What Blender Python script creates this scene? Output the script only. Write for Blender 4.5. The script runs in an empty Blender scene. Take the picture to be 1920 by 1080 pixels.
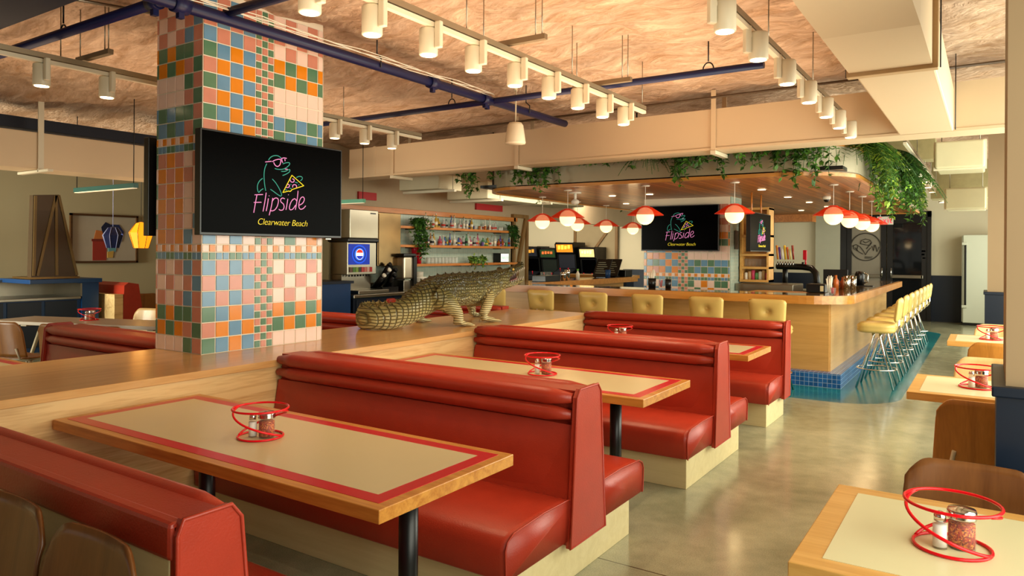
import bpy, bmesh, math, random
from mathutils import Vector, Matrix, noise
PI = math.pi
random.seed(7)
scene = bpy.context.scene
C = scene.collection

# ---------------------------------------------------------------- camera
cam_d = bpy.data.cameras.new('camera'); cam = bpy.data.objects.new('camera', cam_d); C.objects.link(cam)
cam_d.sensor_width = 36.0; cam_d.lens = 1350.59 / 1920 * 36.0
cam_d.shift_y = -67.8 / 1920; cam_d.clip_end = 80; cam_d.clip_start = 0.05
cam.matrix_world = (Matrix.Translation((0, 0, 1.60)) @ Matrix.Rotation(math.radians(33.532), 4, 'Z')
                    @ Matrix.Rotation(PI / 2, 4, 'X') @ Matrix.Rotation(math.radians(0.371), 4, 'Z'))
scene.camera = cam
# ---------------------------------------------------------------- world, exposure
w = bpy.data.worlds.new('world'); scene.world = w; w.use_nodes = True
bg = w.node_tree.nodes['Background']; bg.inputs[0].default_value = (0.95, 0.93, 0.80, 1); bg.inputs[1].default_value = 0.4
vs = scene.view_settings
vs.view_transform = 'Standard'; vs.look = 'None'; vs.exposure = 0.0; vs.gamma = 1.0
vs.use_curve_mapping = False

def area(name, loc, rot, sx, sy, power, col, spread=180):
    d = bpy.data.lights.new(name, 'AREA'); d.shape = 'RECTANGLE'; d.size = sx; d.size_y = sy; d.energy = power; d.color = col
    d.spread = math.radians(spread)
    o = bpy.data.objects.new(name, d); C.objects.link(o); o.location = loc; o.rotation_euler = rot
    return o
DAY = (0.98, 0.97, 0.80)
# daylight through the side windows (aisle side), windows beyond the piers, and the shop front behind the camera
area('daylight_side_near', (1.02, 1.6, 1.75), (0, PI / 2, 0), 2.2, 3.0, 105, DAY)
area('daylight_side_middle', (1.02, 7.9, 1.75), (0, PI / 2, 0), 2.2, 6.4, 300, DAY)
area('daylight_side_far', (1.02, 15.6, 1.75), (0, PI / 2, 0), 2.2, 6.0, 240, DAY)
area('shelf_fill', (-6.9, 11.2, 2.5), (0, math.radians(62), 0), .3, 4.0, 22, (1.0, .9, .72), 150)  # soft fill added to brighten the bottle shelves, not daylight
area('daylight_front', (-5.0, -3.6, 1.75), (PI / 2, 0, 0), 9.0, 2.2, 1.5, DAY)
area('left_zone_fill', (-12.6, -3.6, 1.75), (PI / 2, 0, 0), 3.6, 2.2, 270, DAY, 75)  # fill added to brighten the left zone; the wall here has no window
# warm upward fills added to stand in for light bounced onto the ceiling
WARM = (1.0, .72, .47)
area('bounce_fill_near', (-2.5, 4.4, 2.0), (PI, 0, 0), 2.4, 5.6, 120, WARM, 130)
area('bounce_fill_canopy', (-3.6, 9.4, 2.86), (PI, 0, 0), 4.0, 2.0, 26, WARM)  # soft upward fill added over the canopy, no fixture there
area('bounce_fill_column', (-6.6, 4.4, 2.0), (PI, 0, 0), 1.8, 6.0, 55, WARM, 130)
area('bounce_fill_left', (-10.5, 3.5, 2.2), (PI, 0, 0), 4.0, 7.0, 45, WARM, 140)
area('bounce_fill_far', (-7.5, 12.5, 2.9), (PI, 0, 0), 2.0, 7.0, 26, WARM)
area('far_wall_fill', (-9.8, 16.5, 3.0), (math.radians(38), 0, 0), 4.0, .5, 140, (1.0, .82, .6))  # soft area fill added to brighten the far wall
# ---------------------------------------------------------------- helpers
def srgb(h):
    h = h.lstrip('#'); v = [int(h[i:i + 2], 16) / 255 for i in (0, 2, 4)]
    return tuple(x / 12.92 if x <= .04045 else ((x + .055) / 1.055) ** 2.4 for x in v)
def new_mat(name):
    m = bpy.data.materials.new(name); m.use_nodes = True
    return m, m.node_tree, m.node_tree.nodes['Principled BSDF']
def plain(name, col, rough=.5, metal=0., var=.06, vscale=6., bump=0., bscale=60., spec=.5, coat=0., trans=0., alpha=1., ior=1.45, emis=None, estr=0.):
    m, t, b = new_mat(name); c = srgb(col) if isinstance(col, str) else col
    N = t.nodes; L = t.links
    b.inputs['Roughness'].default_value = rough; b.inputs['Metallic'].default_value = metal
    b.inputs['Specular IOR Level'].default_value = spec; b.inputs['Coat Weight'].default_value = coat; b.inputs['Coat Roughness'].default_value = .08
    b.inputs['Transmission Weight'].default_value = trans; b.inputs['IOR'].default_value = ior; b.inputs['Alpha'].default_value = alpha
    tc = N.new('ShaderNodeTexCoord')
    nz = N.new('ShaderNodeTexNoise'); nz.inputs['Scale'].default_value = vscale; nz.inputs['Detail'].default_value = 3
    L.new(tc.outputs['Object'], nz.inputs['Vector'])
    mx = N.new('ShaderNodeMix'); mx.data_type = 'RGBA'
    mx.inputs[6].default_value = tuple(x * (1 - var) for x in c) + (1,); mx.inputs[7].default_value = tuple(min(1, x * (1 + var)) for x in c) + (1,)
    L.new(nz.outputs['Fac'], mx.inputs[0]); L.new(mx.outputs[2], b.inputs['Base Color'])
    if bump:
        n2 = N.new('ShaderNodeTexNoise'); n2.inputs['Scale'].default_value = bscale; n2.inputs['Detail'].default_value = 4
        L.new(tc.outputs['Object'], n2.inputs['Vector'])
        bp = N.new('ShaderNodeBump'); bp.inputs['Strength'].default_value = bump; bp.inputs['Distance'].default_value = .01
        L.new(n2.outputs['Fac'], bp.inputs['Height']); L.new(bp.outputs[0], b.inputs['Normal'])
    if emis:
        b.inputs['Emission Color'].default_value = (srgb(emis) if isinstance(emis, str) else emis) + (1,); b.inputs['Emission Strength'].default_value = estr
    return m
def wood(name, c1, c2, grain='X', rough=.38, scale=1., coat=.15, planks=None, contrast=1.):
    """oak: rings stretched along the grain axis"""
    m, t, b = new_mat(name); N = t.nodes; L = t.links
    tc = N.new('ShaderNodeTexCoord'); mp = N.new('ShaderNodeMapping')
    s = [26. * scale] * 3; s['XYZ'.index(grain)] = 1.6 * scale; mp.inputs['Scale'].default_value = s
    L.new(tc.outputs['Object'], mp.inputs['Vector'])
    n1 = N.new('ShaderNodeTexNoise'); n1.inputs['Scale'].default_value = .55; n1.inputs['Detail'].default_value = 5; n1.inputs['Distortion'].default_value = 1.2
    n2 = N.new('ShaderNodeTexNoise'); n2.inputs['Scale'].default_value = 5.; n2.inputs['Detail'].default_value = 3
    L.new(mp.outputs[0], n1.inputs['Vector']); L.new(mp.outputs[0], n2.inputs['Vector'])
    ad = N.new('ShaderNodeMath'); ad.operation = 'MULTIPLY_ADD'; ad.inputs[1].default_value = .35; L.new(n2.outputs['Fac'], ad.inputs[0]); L.new(n1.outputs['Fac'], ad.inputs[2])
    cr = N.new('ShaderNodeValToRGB'); a = srgb(c1) + (1,); d = srgb(c2) + (1,)
    cr.color_ramp.elements[0].position = .42; cr.color_ramp.elements[0].color = d
    cr.color_ramp.elements[1].position = .42 + .45 / contrast; cr.color_ramp.elements[1].color = a
    L.new(ad.outputs[0], cr.inputs[0]); out = cr.outputs[0]
    if planks:
        axis, width = planks
        sx = N.new('ShaderNodeSeparateXYZ'); L.new(tc.outputs['Object'], sx.inputs[0])
        dv = N.new('ShaderNodeMath'); dv.operation = 'DIVIDE'; dv.inputs[1].default_value = width; L.new(sx.outputs['XYZ'.index(axis)], dv.inputs[0])
        fr = N.new('ShaderNodeMath'); fr.operation = 'FRACT'; L.new(dv.outputs[0], fr.inputs[0])
        gt = N.new('ShaderNodeMath'); gt.operation = 'LESS_THAN'; gt.inputs[1].default_value = .07; L.new(fr.outputs[0], gt.inputs[0])
        fl = N.new('ShaderNodeMath'); fl.operation = 'FLOOR'; L.new(dv.outputs[0], fl.inputs[0])
        wn = N.new('ShaderNodeTexWhiteNoise'); wn.noise_dimensions = '1D'; L.new(fl.outputs[0], wn.inputs['W'])
        hs = N.new('ShaderNodeHueSaturation'); L.new(out, hs.inputs['Color'])
        ma = N.new('ShaderNodeMath'); ma.operation = 'MULTIPLY_ADD'; ma.inputs[1].default_value = .5; ma.inputs[2].default_value = .72; L.new(wn.outputs[0], ma.inputs[0]); L.new(ma.outputs[0], hs.inputs['Value'])
        mx = N.new('ShaderNodeMix'); mx.data_type = 'RGBA'; mx.inputs[7].default_value = tuple(x * .25 for x in srgb(c2)) + (1,)
        L.new(gt.outputs[0], mx.inputs[0]); L.new(hs.outputs[0], mx.inputs[6]); out = mx.outputs[2]
    L.new(out, b.inputs['Base Color']); b.inputs['Roughness'].default_value = rough; b.inputs['Coat Weight'].default_value = coat; b.inputs['Coat Roughness'].default_value = .12
    bp = N.new('ShaderNodeBump'); bp.inputs['Strength'].default_value = .12; bp.inputs['Distance'].default_value = .004; L.new(ad.outputs[0], bp.inputs['Height']); L.new(bp.outputs[0], b.inputs['Normal'])
    return m
def gridtile(name, col, grout, sx, sy=None, axes='YZ', gw=.06, rough=.2, var=.25):
    m, t, b = new_mat(name); N = t.nodes; L = t.links; sy = sy or sx
    tc = N.new('ShaderNodeTexCoord'); se = N.new('ShaderNodeSeparateXYZ'); L.new(tc.outputs['Object'], se.inputs[0])
    fl = []; gr = []
    for ax, s in zip(axes, (sx, sy)):
        d = N.new('ShaderNodeMath'); d.operation = 'DIVIDE'; d.inputs[1].default_value = s; L.new(se.outputs['XYZ'.index(ax)], d.inputs[0])
        f = N.new('ShaderNodeMath'); f.operation = 'FRACT'; L.new(d.outputs[0], f.inputs[0])
        g = N.new('ShaderNodeMath'); g.operation = 'LESS_THAN'; g.inputs[1].default_value = gw; L.new(f.outputs[0], g.inputs[0]); gr.append(g)
        q = N.new('ShaderNodeMath'); q.operation = 'FLOOR'; L.new(d.outputs[0], q.inputs[0]); fl.append(q)
    cb = N.new('ShaderNodeCombineXYZ'); L.new(fl[0].outputs[0], cb.inputs[0]); L.new(fl[1].outputs[0], cb.inputs[1])
    wn = N.new('ShaderNodeTexWhiteNoise'); L.new(cb.outputs[0], wn.inputs['Vector'])
    c = srgb(col); m1 = N.new('ShaderNodeMix'); m1.data_type = 'RGBA'
    m1.inputs[6].default_value = tuple(x * (1 - var) for x in c) + (1,); m1.inputs[7].default_value = tuple(min(1, x * (1 + var)) for x in c) + (1,); L.new(wn.outputs[0], m1.inputs[0])
    mx = N.new('ShaderNodeMath'); mx.operation = 'MAXIMUM'; L.new(gr[0].outputs[0], mx.inputs[0]); L.new(gr[1].outputs[0], mx.inputs[1])
    m2 = N.new('ShaderNodeMix'); m2.data_type = 'RGBA'; L.new(mx.outputs[0], m2.inputs[0]); L.new(m1.outputs[2], m2.inputs[6]); m2.inputs[7].default_value = srgb(grout) + (1,)
    L.new(m2.outputs[2], b.inputs['Base Color']); b.inputs['Roughness'].default_value = rough
    bp = N.new('ShaderNodeBump'); bp.invert = True; bp.inputs['Strength'].default_value = .5; bp.inputs['Distance'].default_value = .003; L.new(mx.outputs[0], bp.inputs['Height']); L.new(bp.outputs[0], b.inputs['Normal'])
    return m

class MB:
    """collects shapes, linked as one mesh object"""
    def __init__(s): s.bm = bmesh.new(); s.mi = 0
    def _mark(s, faces, smooth=False):
        for f in faces: f.material_index = s.mi; f.smooth = smooth
    def box(s, x0, x1, y0, y1, z0, z1, bev=0., seg=2, mat=None, rot=None):
        if x1 < x0: x0, x1 = x1, x0
        if y1 < y0: y0, y1 = y1, y0
        if z1 < z0: z0, z1 = z1, z0
        r = bmesh.ops.create_cube(s.bm, size=1.0); vs = r['verts']
        for v in vs: v.co = Vector(((x0 + x1) / 2 + v.co.x * (x1 - x0), (y0 + y1) / 2 + v.co.y * (y1 - y0), (z0 + z1) / 2 + v.co.z * (z1 - z0)))
        fs = set(f for v in vs for f in v.link_faces)
        if bev:
            es = list(set(e for v in vs for e in v.link_edges))
            bv = min(bev, (x1 - x0) * .49, (y1 - y0) * .49, (z1 - z0) * .49)
            q = bmesh.ops.bevel(s.bm, geom=es, offset=bv, segments=seg, profile=.5, affect='EDGES')
            vs = list(set(v for v in q['verts']) | set(v for v in vs if v.is_valid)); fs = set(f for v in vs for f in v.link_faces)
        if rot is not None:
            for v in vs: v.co = rot @ v.co
        s._mark(fs, False); return vs
    def poly(s, pts, smooth=False):
        f = s.bm.faces.new([s.bm.verts.new(p) for p in pts]); s._mark([f], smooth); return f
    def prism(s, pts, axis, a, b, smooth=False):
        """pts 2-D outline; extruded along axis between a and b. axis X: pts=(y,z); Y: pts=(x,z); Z: pts=(x,y)"""
        def mk(p, t): return {'X': (t, p[0], p[1]), 'Y': (p[0], t, p[1]), 'Z': (p[0], p[1], t)}[axis]
        A = [s.bm.verts.new(mk(p, a)) for p in pts]; B = [s.bm.verts.new(mk(p, b)) for p in pts]; n = len(pts)
        cap = [s.bm.faces.new(A[::-1]), s.bm.faces.new(B)]
        side = [s.bm.faces.new((A[i], A[(i + 1) % n], B[(i + 1) % n], B[i])) for i in range(n)]
        s._mark(cap, False); s._mark(side, smooth); bmesh.ops.recalc_face_normals(s.bm, faces=cap + side)
    def loft(s, rings, cap=True, smooth=True, closed=True):
        R = [[s.bm.verts.new(p) for p in r] for r in rings]; n = len(R[0]); fs = []
        for a, b in zip(R[:-1], R[1:]):
            for i in range(n if closed else n - 1):
                fs.append(s.bm.faces.new((a[i], a[(i + 1) % n], b[(i + 1) % n], b[i])))
        s._mark(fs, smooth)
        if cap and closed:
            c = [s.bm.faces.new(R[0][::-1]), s.bm.faces.new(R[-1])]; s._mark(c, False); fs += c
        bmesh.ops.recalc_face_normals(s.bm, faces=fs)
    def cyl(s, p0, p1, r, seg=16, r2=None, cap=True, smooth=True):
        p0 = Vector(p0); p1 = Vector(p1); d = (p1 - p0); q = d.to_track_quat('Z', 'Y'); r2 = r if r2 is None else r2
        def ring(c, rr): return [c + q @ Vector((math.cos(2 * PI * i / seg) * rr, math.sin(2 * PI * i / seg) * rr, 0)) for i in range(seg)]
        s.loft([ring(p0, r), ring(p1, r2)], cap, smooth)
    def tube(s, pts, r, seg=8, closed=False, rad=None):
        pts = [Vector(p) for p in pts]; n = len(pts); rings = []; up = None
        for i, p in enumerate(pts):
            if closed: t = pts[(i + 1) % n] - pts[i - 1]
            else: t = pts[min(i + 1, n - 1)] - pts[max(i - 1, 0)]
            t.normalize()
            if up is None: up = Vector((0, 0, 1)) if abs(t.z) < .9 else Vector((1, 0, 0))
            up = (up - t * up.dot(t)); up.normalize(); sd = t.cross(up)
            rr = rad[i] if rad else r
            rings.append([p + (up * math.cos(2 * PI * k / seg) + sd * math.sin(2 * PI * k / seg)) * rr for k in range(seg)])
        if closed: rings.append(rings[0])
        s.loft(rings, cap=not closed)
        if closed: bmesh.ops.remove_doubles(s.bm, verts=s.bm.verts, dist=1e-6)
    def lathe(s, prof, c=(0, 0, 0), seg=20, smooth=True, sq=None):
        c = Vector(c); rings = []
        for r, z in prof: rings.append([c + Vector((math.cos(2 * PI * i / seg) * max(r, 1e-4), math.sin(2 * PI * i / seg) * max(r, 1e-4), z)) for i in range(seg)])
        s.loft(rings, True, smooth)
    def sphere(s, c, r, seg=16, sc=(1, 1, 1), ri=None):
        n = ri or max(6, seg // 2); c = Vector(c); rings = []
        for j in range(1, n):
            a = PI * j / n; rings.append([c + Vector((math.sin(a) * math.cos(2 * PI * i / seg) * r * sc[0], math.sin(a) * math.sin(2 * PI * i / seg) * r * sc[1], -math.cos(a) * r * sc[2])) for i in range(seg)])
        s.loft(rings, True, True)
    def transform(s, M):
        for v in s.bm.verts: v.co = M @ v.co
        return s
    def build(s, name, mats, parent=None, world=True, kind=None):
        me = bpy.data.meshes.new(name); bmesh.ops.recalc_face_normals
        off = Vector((0, 0, 0))
        if parent is not None and world:
            q = parent
            while q is not None: off += q.location; q = q.parent
        elif parent is None and s.bm.verts:
            xs = [v.co for v in s.bm.verts]
            off = Vector(((min(v.x for v in xs) + max(v.x for v in xs)) / 2, (min(v.y for v in xs) + max(v.y for v in xs)) / 2, min(v.z for v in xs)))
        if off.length:
            for v in s.bm.verts: v.co -= off
        s.bm.to_mesh(me); s.bm.free()
        for m in (mats if isinstance(mats, (list, tuple)) else [mats]): me.materials.append(m)
        o = bpy.data.objects.new(name, me); C.objects.link(o)
        if parent is not None: o.parent = parent
        else: o.location = off
        if kind: o['kind'] = kind
        return o

def tag(o, label, cat, group=None):
    o['label'] = label; o['category'] = cat
    if group: o['group'] = group
    return o
def thing(name, label, cat, loc=(0, 0, 0), rz=0., group=None):
    o = bpy.data.objects.new(name, None); C.objects.link(o); o.location = loc; o.rotation_euler = (0, 0, rz); o.empty_display_size = .1
    return tag(o, label, cat, group)
def dup(root, loc, rz=None, label=None, group=None, scale=None):
    """copy of a thing with copies of its parts and sub-parts"""
    r = root.copy(); C.objects.link(r); r.location = loc
    if rz is not None: r.rotation_euler = (0, 0, rz)
    if label: r['label'] = label
    if group: r['group'] = group
    if scale: r.scale = scale
    for ch in list(root.children):
        c = ch.copy(); C.objects.link(c); c.parent = r
        for g in list(ch.children):
            d = g.copy(); C.objects.link(d); d.parent = c
    return r
def place(proto, used, loc, rz=None, label=None, group=None, scale=None):
    """first call moves the prototype itself, later calls copy it"""
    if not used:
        used.append(1); proto.location = loc
        if rz is not None: proto.rotation_euler = (0, 0, rz)
        if label: proto['label'] = label
        if group: proto['group'] = group
        if scale: proto.scale = scale
        return proto
    return dup(proto, loc, rz, label, group, scale)
def spot(parent, loc, energy, angle=70., col=(1., .72, .42), aim=None, name='lamp', blend=.6, r=.03):
    d = bpy.data.lights.new(name, 'SPOT'); d.energy = energy; d.spot_size = math.radians(angle); d.spot_blend = blend; d.color = col; d.shadow_soft_size = r
    o = bpy.data.objects.new(name, d); C.objects.link(o); o.parent = parent; o.location = loc
    if aim: o.rotation_euler = Vector(aim).to_track_quat('-Z', 'Y').to_euler()
    return o
def point(parent, loc, energy, col=(1., .72, .42), r=.08, name='lamp'):
    d = bpy.data.lights.new(name, 'POINT'); d.energy = energy; d.color = col; d.shadow_soft_size = r
    o = bpy.data.objects.new(name, d); C.objects.link(o); o.parent = parent; o.location = loc
    return o
def arc(cx, cy, r, a0, a1, n): return [(cx + r * math.cos(a0 + (a1 - a0) * i / n), cy + r * math.sin(a0 + (a1 - a0) * i / n)) for i in range(n + 1)]

# ---------------------------------------------------------------- materials
oak_top_Y = wood('oak_ledge', '#dcae70', '#c49254', 'Y', rough=.28, coat=.3)
oak_front_Y = wood('pale_oak_panel', '#e6c488', '#c3945a', 'Y', rough=.5, coat=0, scale=.8, contrast=1.6)
oak_edge_X = wood('oak_edge', '#cf9140', '#a8641f', 'X', rough=.35, contrast=1.2)
oak_light_X = wood('light_oak_edge', '#dfae62', '#c68f42', 'X', rough=.35)
oak_bar_X = wood('bar_oak', '#cf9140', '#ad6e2a', 'X', rough=.3, coat=.3)
oak_shelf_Y = wood('shelf_wood', '#cf8338', '#a85f20', 'Y', rough=.4)
oak_slat = wood('slat_wood', '#c07a34', '#95541c', 'Y', rough=.4, planks=('X', .105))
base_wood = wood('maple_base', '#e8d9a6', '#dccb94', 'X', rough=.45, coat=.1)
ply_brown = wood('brown_plywood', '#cc8836', '#a86a24', 'Z', rough=.35, scale=.7)
ply_pale = wood('pale_plywood', '#e0bd80', '#d0a866', 'Z', rough=.4, scale=.7)
ply_dark = wood('walnut_plywood', '#7a4c24', '#5e3616', 'Z', rough=.3, scale=.7)
vinyl = plain('red_vinyl', '#a83420', .34, var=.14, vscale=9, bump=.12, bscale=140)
laminate = plain('cream_laminate', '#c9bd94', .3, var=.02)
laminate_pale = plain('pale_laminate', '#d9d3a8', .3, var=.02)
red_lam = plain('red_laminate', '#c00a24', .3, var=.03)
blackm = plain('black_metal', '#0b0d0f', .35, var=.1)
black_pl = plain('black_plastic', '#08090a', .3, var=.1)
screen = plain('tv_screen', (.0004, .0004, .0006), .25, var=0, spec=.02)
chrome = plain('chrome', '#d8d8d4', .12, metal=1., var=.02)
steel = plain('brushed_steel', '#9c9686', .28, metal=1., var=.12, vscale=3)
white_m = plain('white_enamel', '#d9cfb4', .4, var=.03)
white_c = plain('white_ceramic', '#e6e2d2', .25, var=.03)
duct_m = plain('duct_paint', '#d6bf9c', .55, var=.03, vscale=1.5)
blue_paint = plain('blue_paint', '#04162a', .4, var=.06)
blue_bright = plain('bright_blue_paint', '#0b3a6c', .4, var=.06)
navy_pipe = plain('navy_pipe_paint', '#0b1240', .4, var=.08)
teal_m = plain('teal_metal', '#1e5a52', .4)
mint_m = plain('mint_metal', '#64b396', .4)
wall_m = plain('wall_paint', '#b9ab87', .75, var=.03, vscale=1.2)
wall_w = plain('white_wall_paint', '#ddd5b8', .75, var=.03, vscale=1.2)
red_wire = plain('red_enamel_wire', '#e00418', .22, var=.02)
salt_m = plain('salt', '#eae8e0', .6)
def flake_mat():
    m, t, b = new_mat('pepper_flakes'); N = t.nodes; tc = N.new('ShaderNodeTexCoord'); v = N.new('ShaderNodeTexVoronoi'); v.inputs['Scale'].default_value = 260; t.links.new(tc.outputs['Object'], v.inputs['Vector'])
    cr = N.new('ShaderNodeValToRGB'); e = cr.color_ramp.elements; e[0].position = .1; e[0].color = srgb('#5a1008') + (1,); e[1].position = .85; e[1].color = srgb('#e0902c') + (1,); x = e.new(.5); x.color = srgb('#b03414') + (1,)
    t.links.new(v.outputs['Color'], cr.inputs[0]); t.links.new(cr.outputs[0], b.inputs['Base Color']); b.inputs['Roughness'].default_value = .6; return m
pepper_m = flake_mat()
glass_m = plain('clear_glass', '#dfe4dc', .04, var=0, alpha=.07)
yellow_v = plain('yellow_vinyl', '#d8bc6c', .35, var=.05, bump=.04)
blue_tile = gridtile('blue_mosaic', '#1c5c9e', '#a8c4d8', .052, axes='XZ', gw=.07)
blue_tile_y = gridtile('blue_mosaic_side', '#1c5c9e', '#a8c4d8', .052, axes='YZ', gw=.07)
blue_tile_t = gridtile('blue_mosaic_top', '#1c5c9e', '#a8c4d8', .052, axes='XY', gw=.07)
pale_tile = gridtile('pale_blue_tile', '#a9bcae', '#c9cdb8', .075, .075, axes='YZ', gw=.06, var=.08)
pale_tile_x = gridtile('pale_blue_tile_front', '#a9bcae', '#c9cdb8', .05, .05, axes='YZ', gw=.08, var=.08)
grout = plain('grout', '#efe4cc', .7)
TILE = {'B': plain('tile_blue', '#6592b2', .18, var=.12, vscale=12), 'P': plain('tile_salmon', '#cf8872', .18, var=.12, vscale=12),
        'L': plain('tile_blush', '#f0d2c2', .18, var=.06, vscale=12), 'O': plain('tile_orange', '#e08618', .18, var=.1, vscale=12),
        'G': plain('tile_green', '#578062', .18, var=.12, vscale=12)}
def emit(name, col, s): return plain(name, col, .5, var=0, emis=col, estr=s)
lens_m = emit('lamp_lens', '#ffe2b0', 9.)
globe_m = emit('opal_globe', '#ffdc9a', 1.9)
shade_m = plain('red_shade', '#f03a10', .3, alpha=.62)
neon_pink = emit('neon_pink', '#d27fb0', .8); neon_teal = emit('neon_teal', '#2f8a78', .6); neon_yel = emit('neon_yellow', '#d9c428', .75)
leaf_m = [plain('leaf_a', '#4c7a26', .5, var=.35, vscale=30), plain('leaf_b', '#2c561b', .5, var=.35, vscale=30), plain('leaf_c', '#93b040', .5, var=.3, vscale=30)]
# ================================================================ setting
def struct(name, mb, mats): o = mb.build(name, mats); o['kind'] = 'structure'; return o
def floor_mat():
    m, t, b = new_mat('polished_concrete'); N = t.nodes; L = t.links
    g = N.new('ShaderNodeNewGeometry'); se = N.new('ShaderNodeSeparateXYZ'); L.new(g.outputs['Position'], se.inputs[0])
    n1 = N.new('ShaderNodeTexNoise'); n1.inputs['Scale'].default_value = .9; n1.inputs['Detail'].default_value = 6; n1.inputs['Roughness'].default_value = .62; n1.inputs['Distortion'].default_value = .6
    n2 = N.new('ShaderNodeTexNoise'); n2.inputs['Scale'].default_value = 9; n2.inputs['Detail'].default_value = 6
    n3 = N.new('ShaderNodeTexNoise'); n3.inputs['Scale'].default_value = 160; n3.inputs['Detail'].default_value = 2
    for n in (n1, n2, n3): L.new(g.outputs['Position'], n.inputs['Vector'])
    cr = N.new('ShaderNodeValToRGB'); e = cr.color_ramp.elements
    e[0].position = .32; e[0].color = srgb('#86876c') + (1,); e[1].position = .7; e[1].color = srgb('#b0af90') + (1,)
    x = e.new(.5); x.color = srgb('#9b9b7e') + (1,)
    a = N.new('ShaderNodeMath'); a.operation = 'MULTIPLY_ADD'; a.inputs[1].default_value = .3; L.new(n2.outputs['Fac'], a.inputs[0])
    a2 = N.new('ShaderNodeMath'); a2.operation = 'SUBTRACT'; a2.inputs[1].default_value = .17; L.new(n1.outputs['Fac'], a2.inputs[0]); L.new(a2.outputs[0], a.inputs[2]); L.new(a.outputs[0], cr.inputs[0])
    # aggregate speckle
    sp = N.new('ShaderNodeMix'); sp.data_type = 'RGBA'; sp.blend_type = 'MULTIPLY'; sp.inputs[0].default_value = .22; L.new(cr.outputs[0], sp.inputs[6])
    s3 = N.new('ShaderNodeValToRGB'); s3.color_ramp.elements[0].position = .38; s3.color_ramp.elements[1].position = .55; L.new(n3.outputs['Fac'], s3.inputs[0]); L.new(s3.outputs[0], sp.inputs[7])
    def mth(op, i0, v=None, i1=None):
        n = N.new('ShaderNodeMath'); n.operation = op
        if isinstance(i0, (int, float)): n.inputs[0].default_value = i0
        else: L.new(i0, n.inputs[0])
        if i1 is not None: L.new(i1, n.inputs[1])
        elif v is not None: n.inputs[1].default_value = v
        return n.outputs[0]
    # teal inlay: rounded rectangle round the bar
    R = .65; cx, cy, hx, hy = -5.4, 12.9, 4.6, 4.5
    dx = mth('MAXIMUM', mth('SUBTRACT', mth('ABSOLUTE', mth('SUBTRACT', se.outputs[0], cx)), hx - R), 0.)
    dy = mth('MAXIMUM', mth('SUBTRACT', mth('ABSOLUTE', mth('SUBTRACT', se.outputs[1], cy)), hy - R), 0.)
    d = mth('SQRT', mth('ADD', mth('MULTIPLY', dx, i1=dx), i1=mth('MULTIPLY', dy, i1=dy)))
    inside = mth('LESS_THAN', d, R)
    tl = N.new('ShaderNodeValToRGB'); tl.color_ramp.elements[0].position = .35; tl.color_ramp.elements[0].color = srgb('#08505a') + (1,); tl.color_ramp.elements[1].position = .65; tl.color_ramp.elements[1].color = srgb('#177a80') + (1,)
    L.new(n1.outputs['Fac'], tl.inputs[0])
    mx = N.new('ShaderNodeMix'); mx.data_type = 'RGBA'; L.new(inside, mx.inputs[0]); L.new(sp.outputs[2], mx.inputs[6]); L.new(tl.outputs[0], mx.inputs[7])
    # saw cut joints
    j1 = mth('LESS_THAN', mth('ABSOLUTE', mth('SUBTRACT', se.outputs[1], 3.40)), .004)
    mj = N.new('ShaderNodeMix'); mj.data_type = 'RGBA'; L.new(j1, mj.inputs[0]); L.new(mx.outputs[2], mj.inputs[6]); mj.inputs[7].default_value = srgb('#3c3826') + (1,)
    L.new(mj.outputs[2], b.inputs['Base Color'])
    rr = mth('ADD', mth('MULTIPLY', n2.outputs['Fac'], .14), .10); L.new(rr, b.inputs['Roughness'])
    b.inputs['Specular IOR Level'].default_value = .6
    return m
m = MB(); m.box(-15, 2.2, -4, 20.4, -.12, 0); struct('floor', m, floor_mat())

# sprayed foam ceiling, real lumps
def foam_mat():
    m, t, b = new_mat('sprayed_foam'); N = t.nodes; L = t.links
    g = N.new('ShaderNodeNewGeometry'); mp = N.new('ShaderNodeMapping'); mp.inputs['Scale'].default_value = (1.0, 2.6, 1.); mp.inputs['Rotation'].default_value = (0, 0, .25); L.new(g.outputs['Position'], mp.inputs['Vector'])
    n1 = N.new('ShaderNodeTexNoise'); n1.inputs['Scale'].default_value = 3.2; n1.inputs['Detail'].default_value = 9; n1.inputs['Roughness'].default_value = .68; n1.inputs['Distortion'].default_value = .9; L.new(mp.outputs[0], n1.inputs['Vector'])
    vo = N.new('ShaderNodeTexVoronoi'); vo.inputs['Scale'].default_value = 16; L.new(mp.outputs[0], vo.inputs['Vector'])
    cr = N.new('ShaderNodeValToRGB'); e = cr.color_ramp.elements
    e[0].position = .3; e[0].color = srgb('#c2966e') + (1,); e[1].position = .6; e[1].color = srgb('#f0cfb0') + (1,); L.new(n1.outputs['Fac'], cr.inputs[0])
    L.new(cr.outputs[0], b.inputs['Base Color']); b.inputs['Roughness'].default_value = .85
    ad = N.new('ShaderNodeMath'); ad.operation = 'MULTIPLY_ADD'; ad.inputs[1].default_value = -.25; L.new(vo.outputs['Distance'], ad.inputs[0]); L.new(n1.outputs['Fac'], ad.inputs[2])
    bp = N.new('ShaderNodeBump'); bp.inputs['Strength'].default_value = .9; bp.inputs['Distance'].default_value = .16; L.new(ad.outputs[0], bp.inputs['Height']); L.new(bp.outputs[0], b.inputs['Normal'])
    return m
def ceil_z(x, y):
    n = noise.noise(Vector((x * .55, y * .9, 3.1))) * .10 + noise.noise(Vector((x * 1.7, y * 3.0, 1.))) * .08 + abs(noise.noise(Vector((x * 2.6, y * 3.2, 17.)))) * .09 + abs(noise.noise(Vector((x * 4, y * 6.5, 7.)))) * .05
    return 3.30 + n
m = MB(); x0, x1, y0, y1, st = -15., 1.2, -4., 20.4, .11
nx = int((x1 - x0) / st); ny = int((y1 - y0) / st); rows = []
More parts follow.
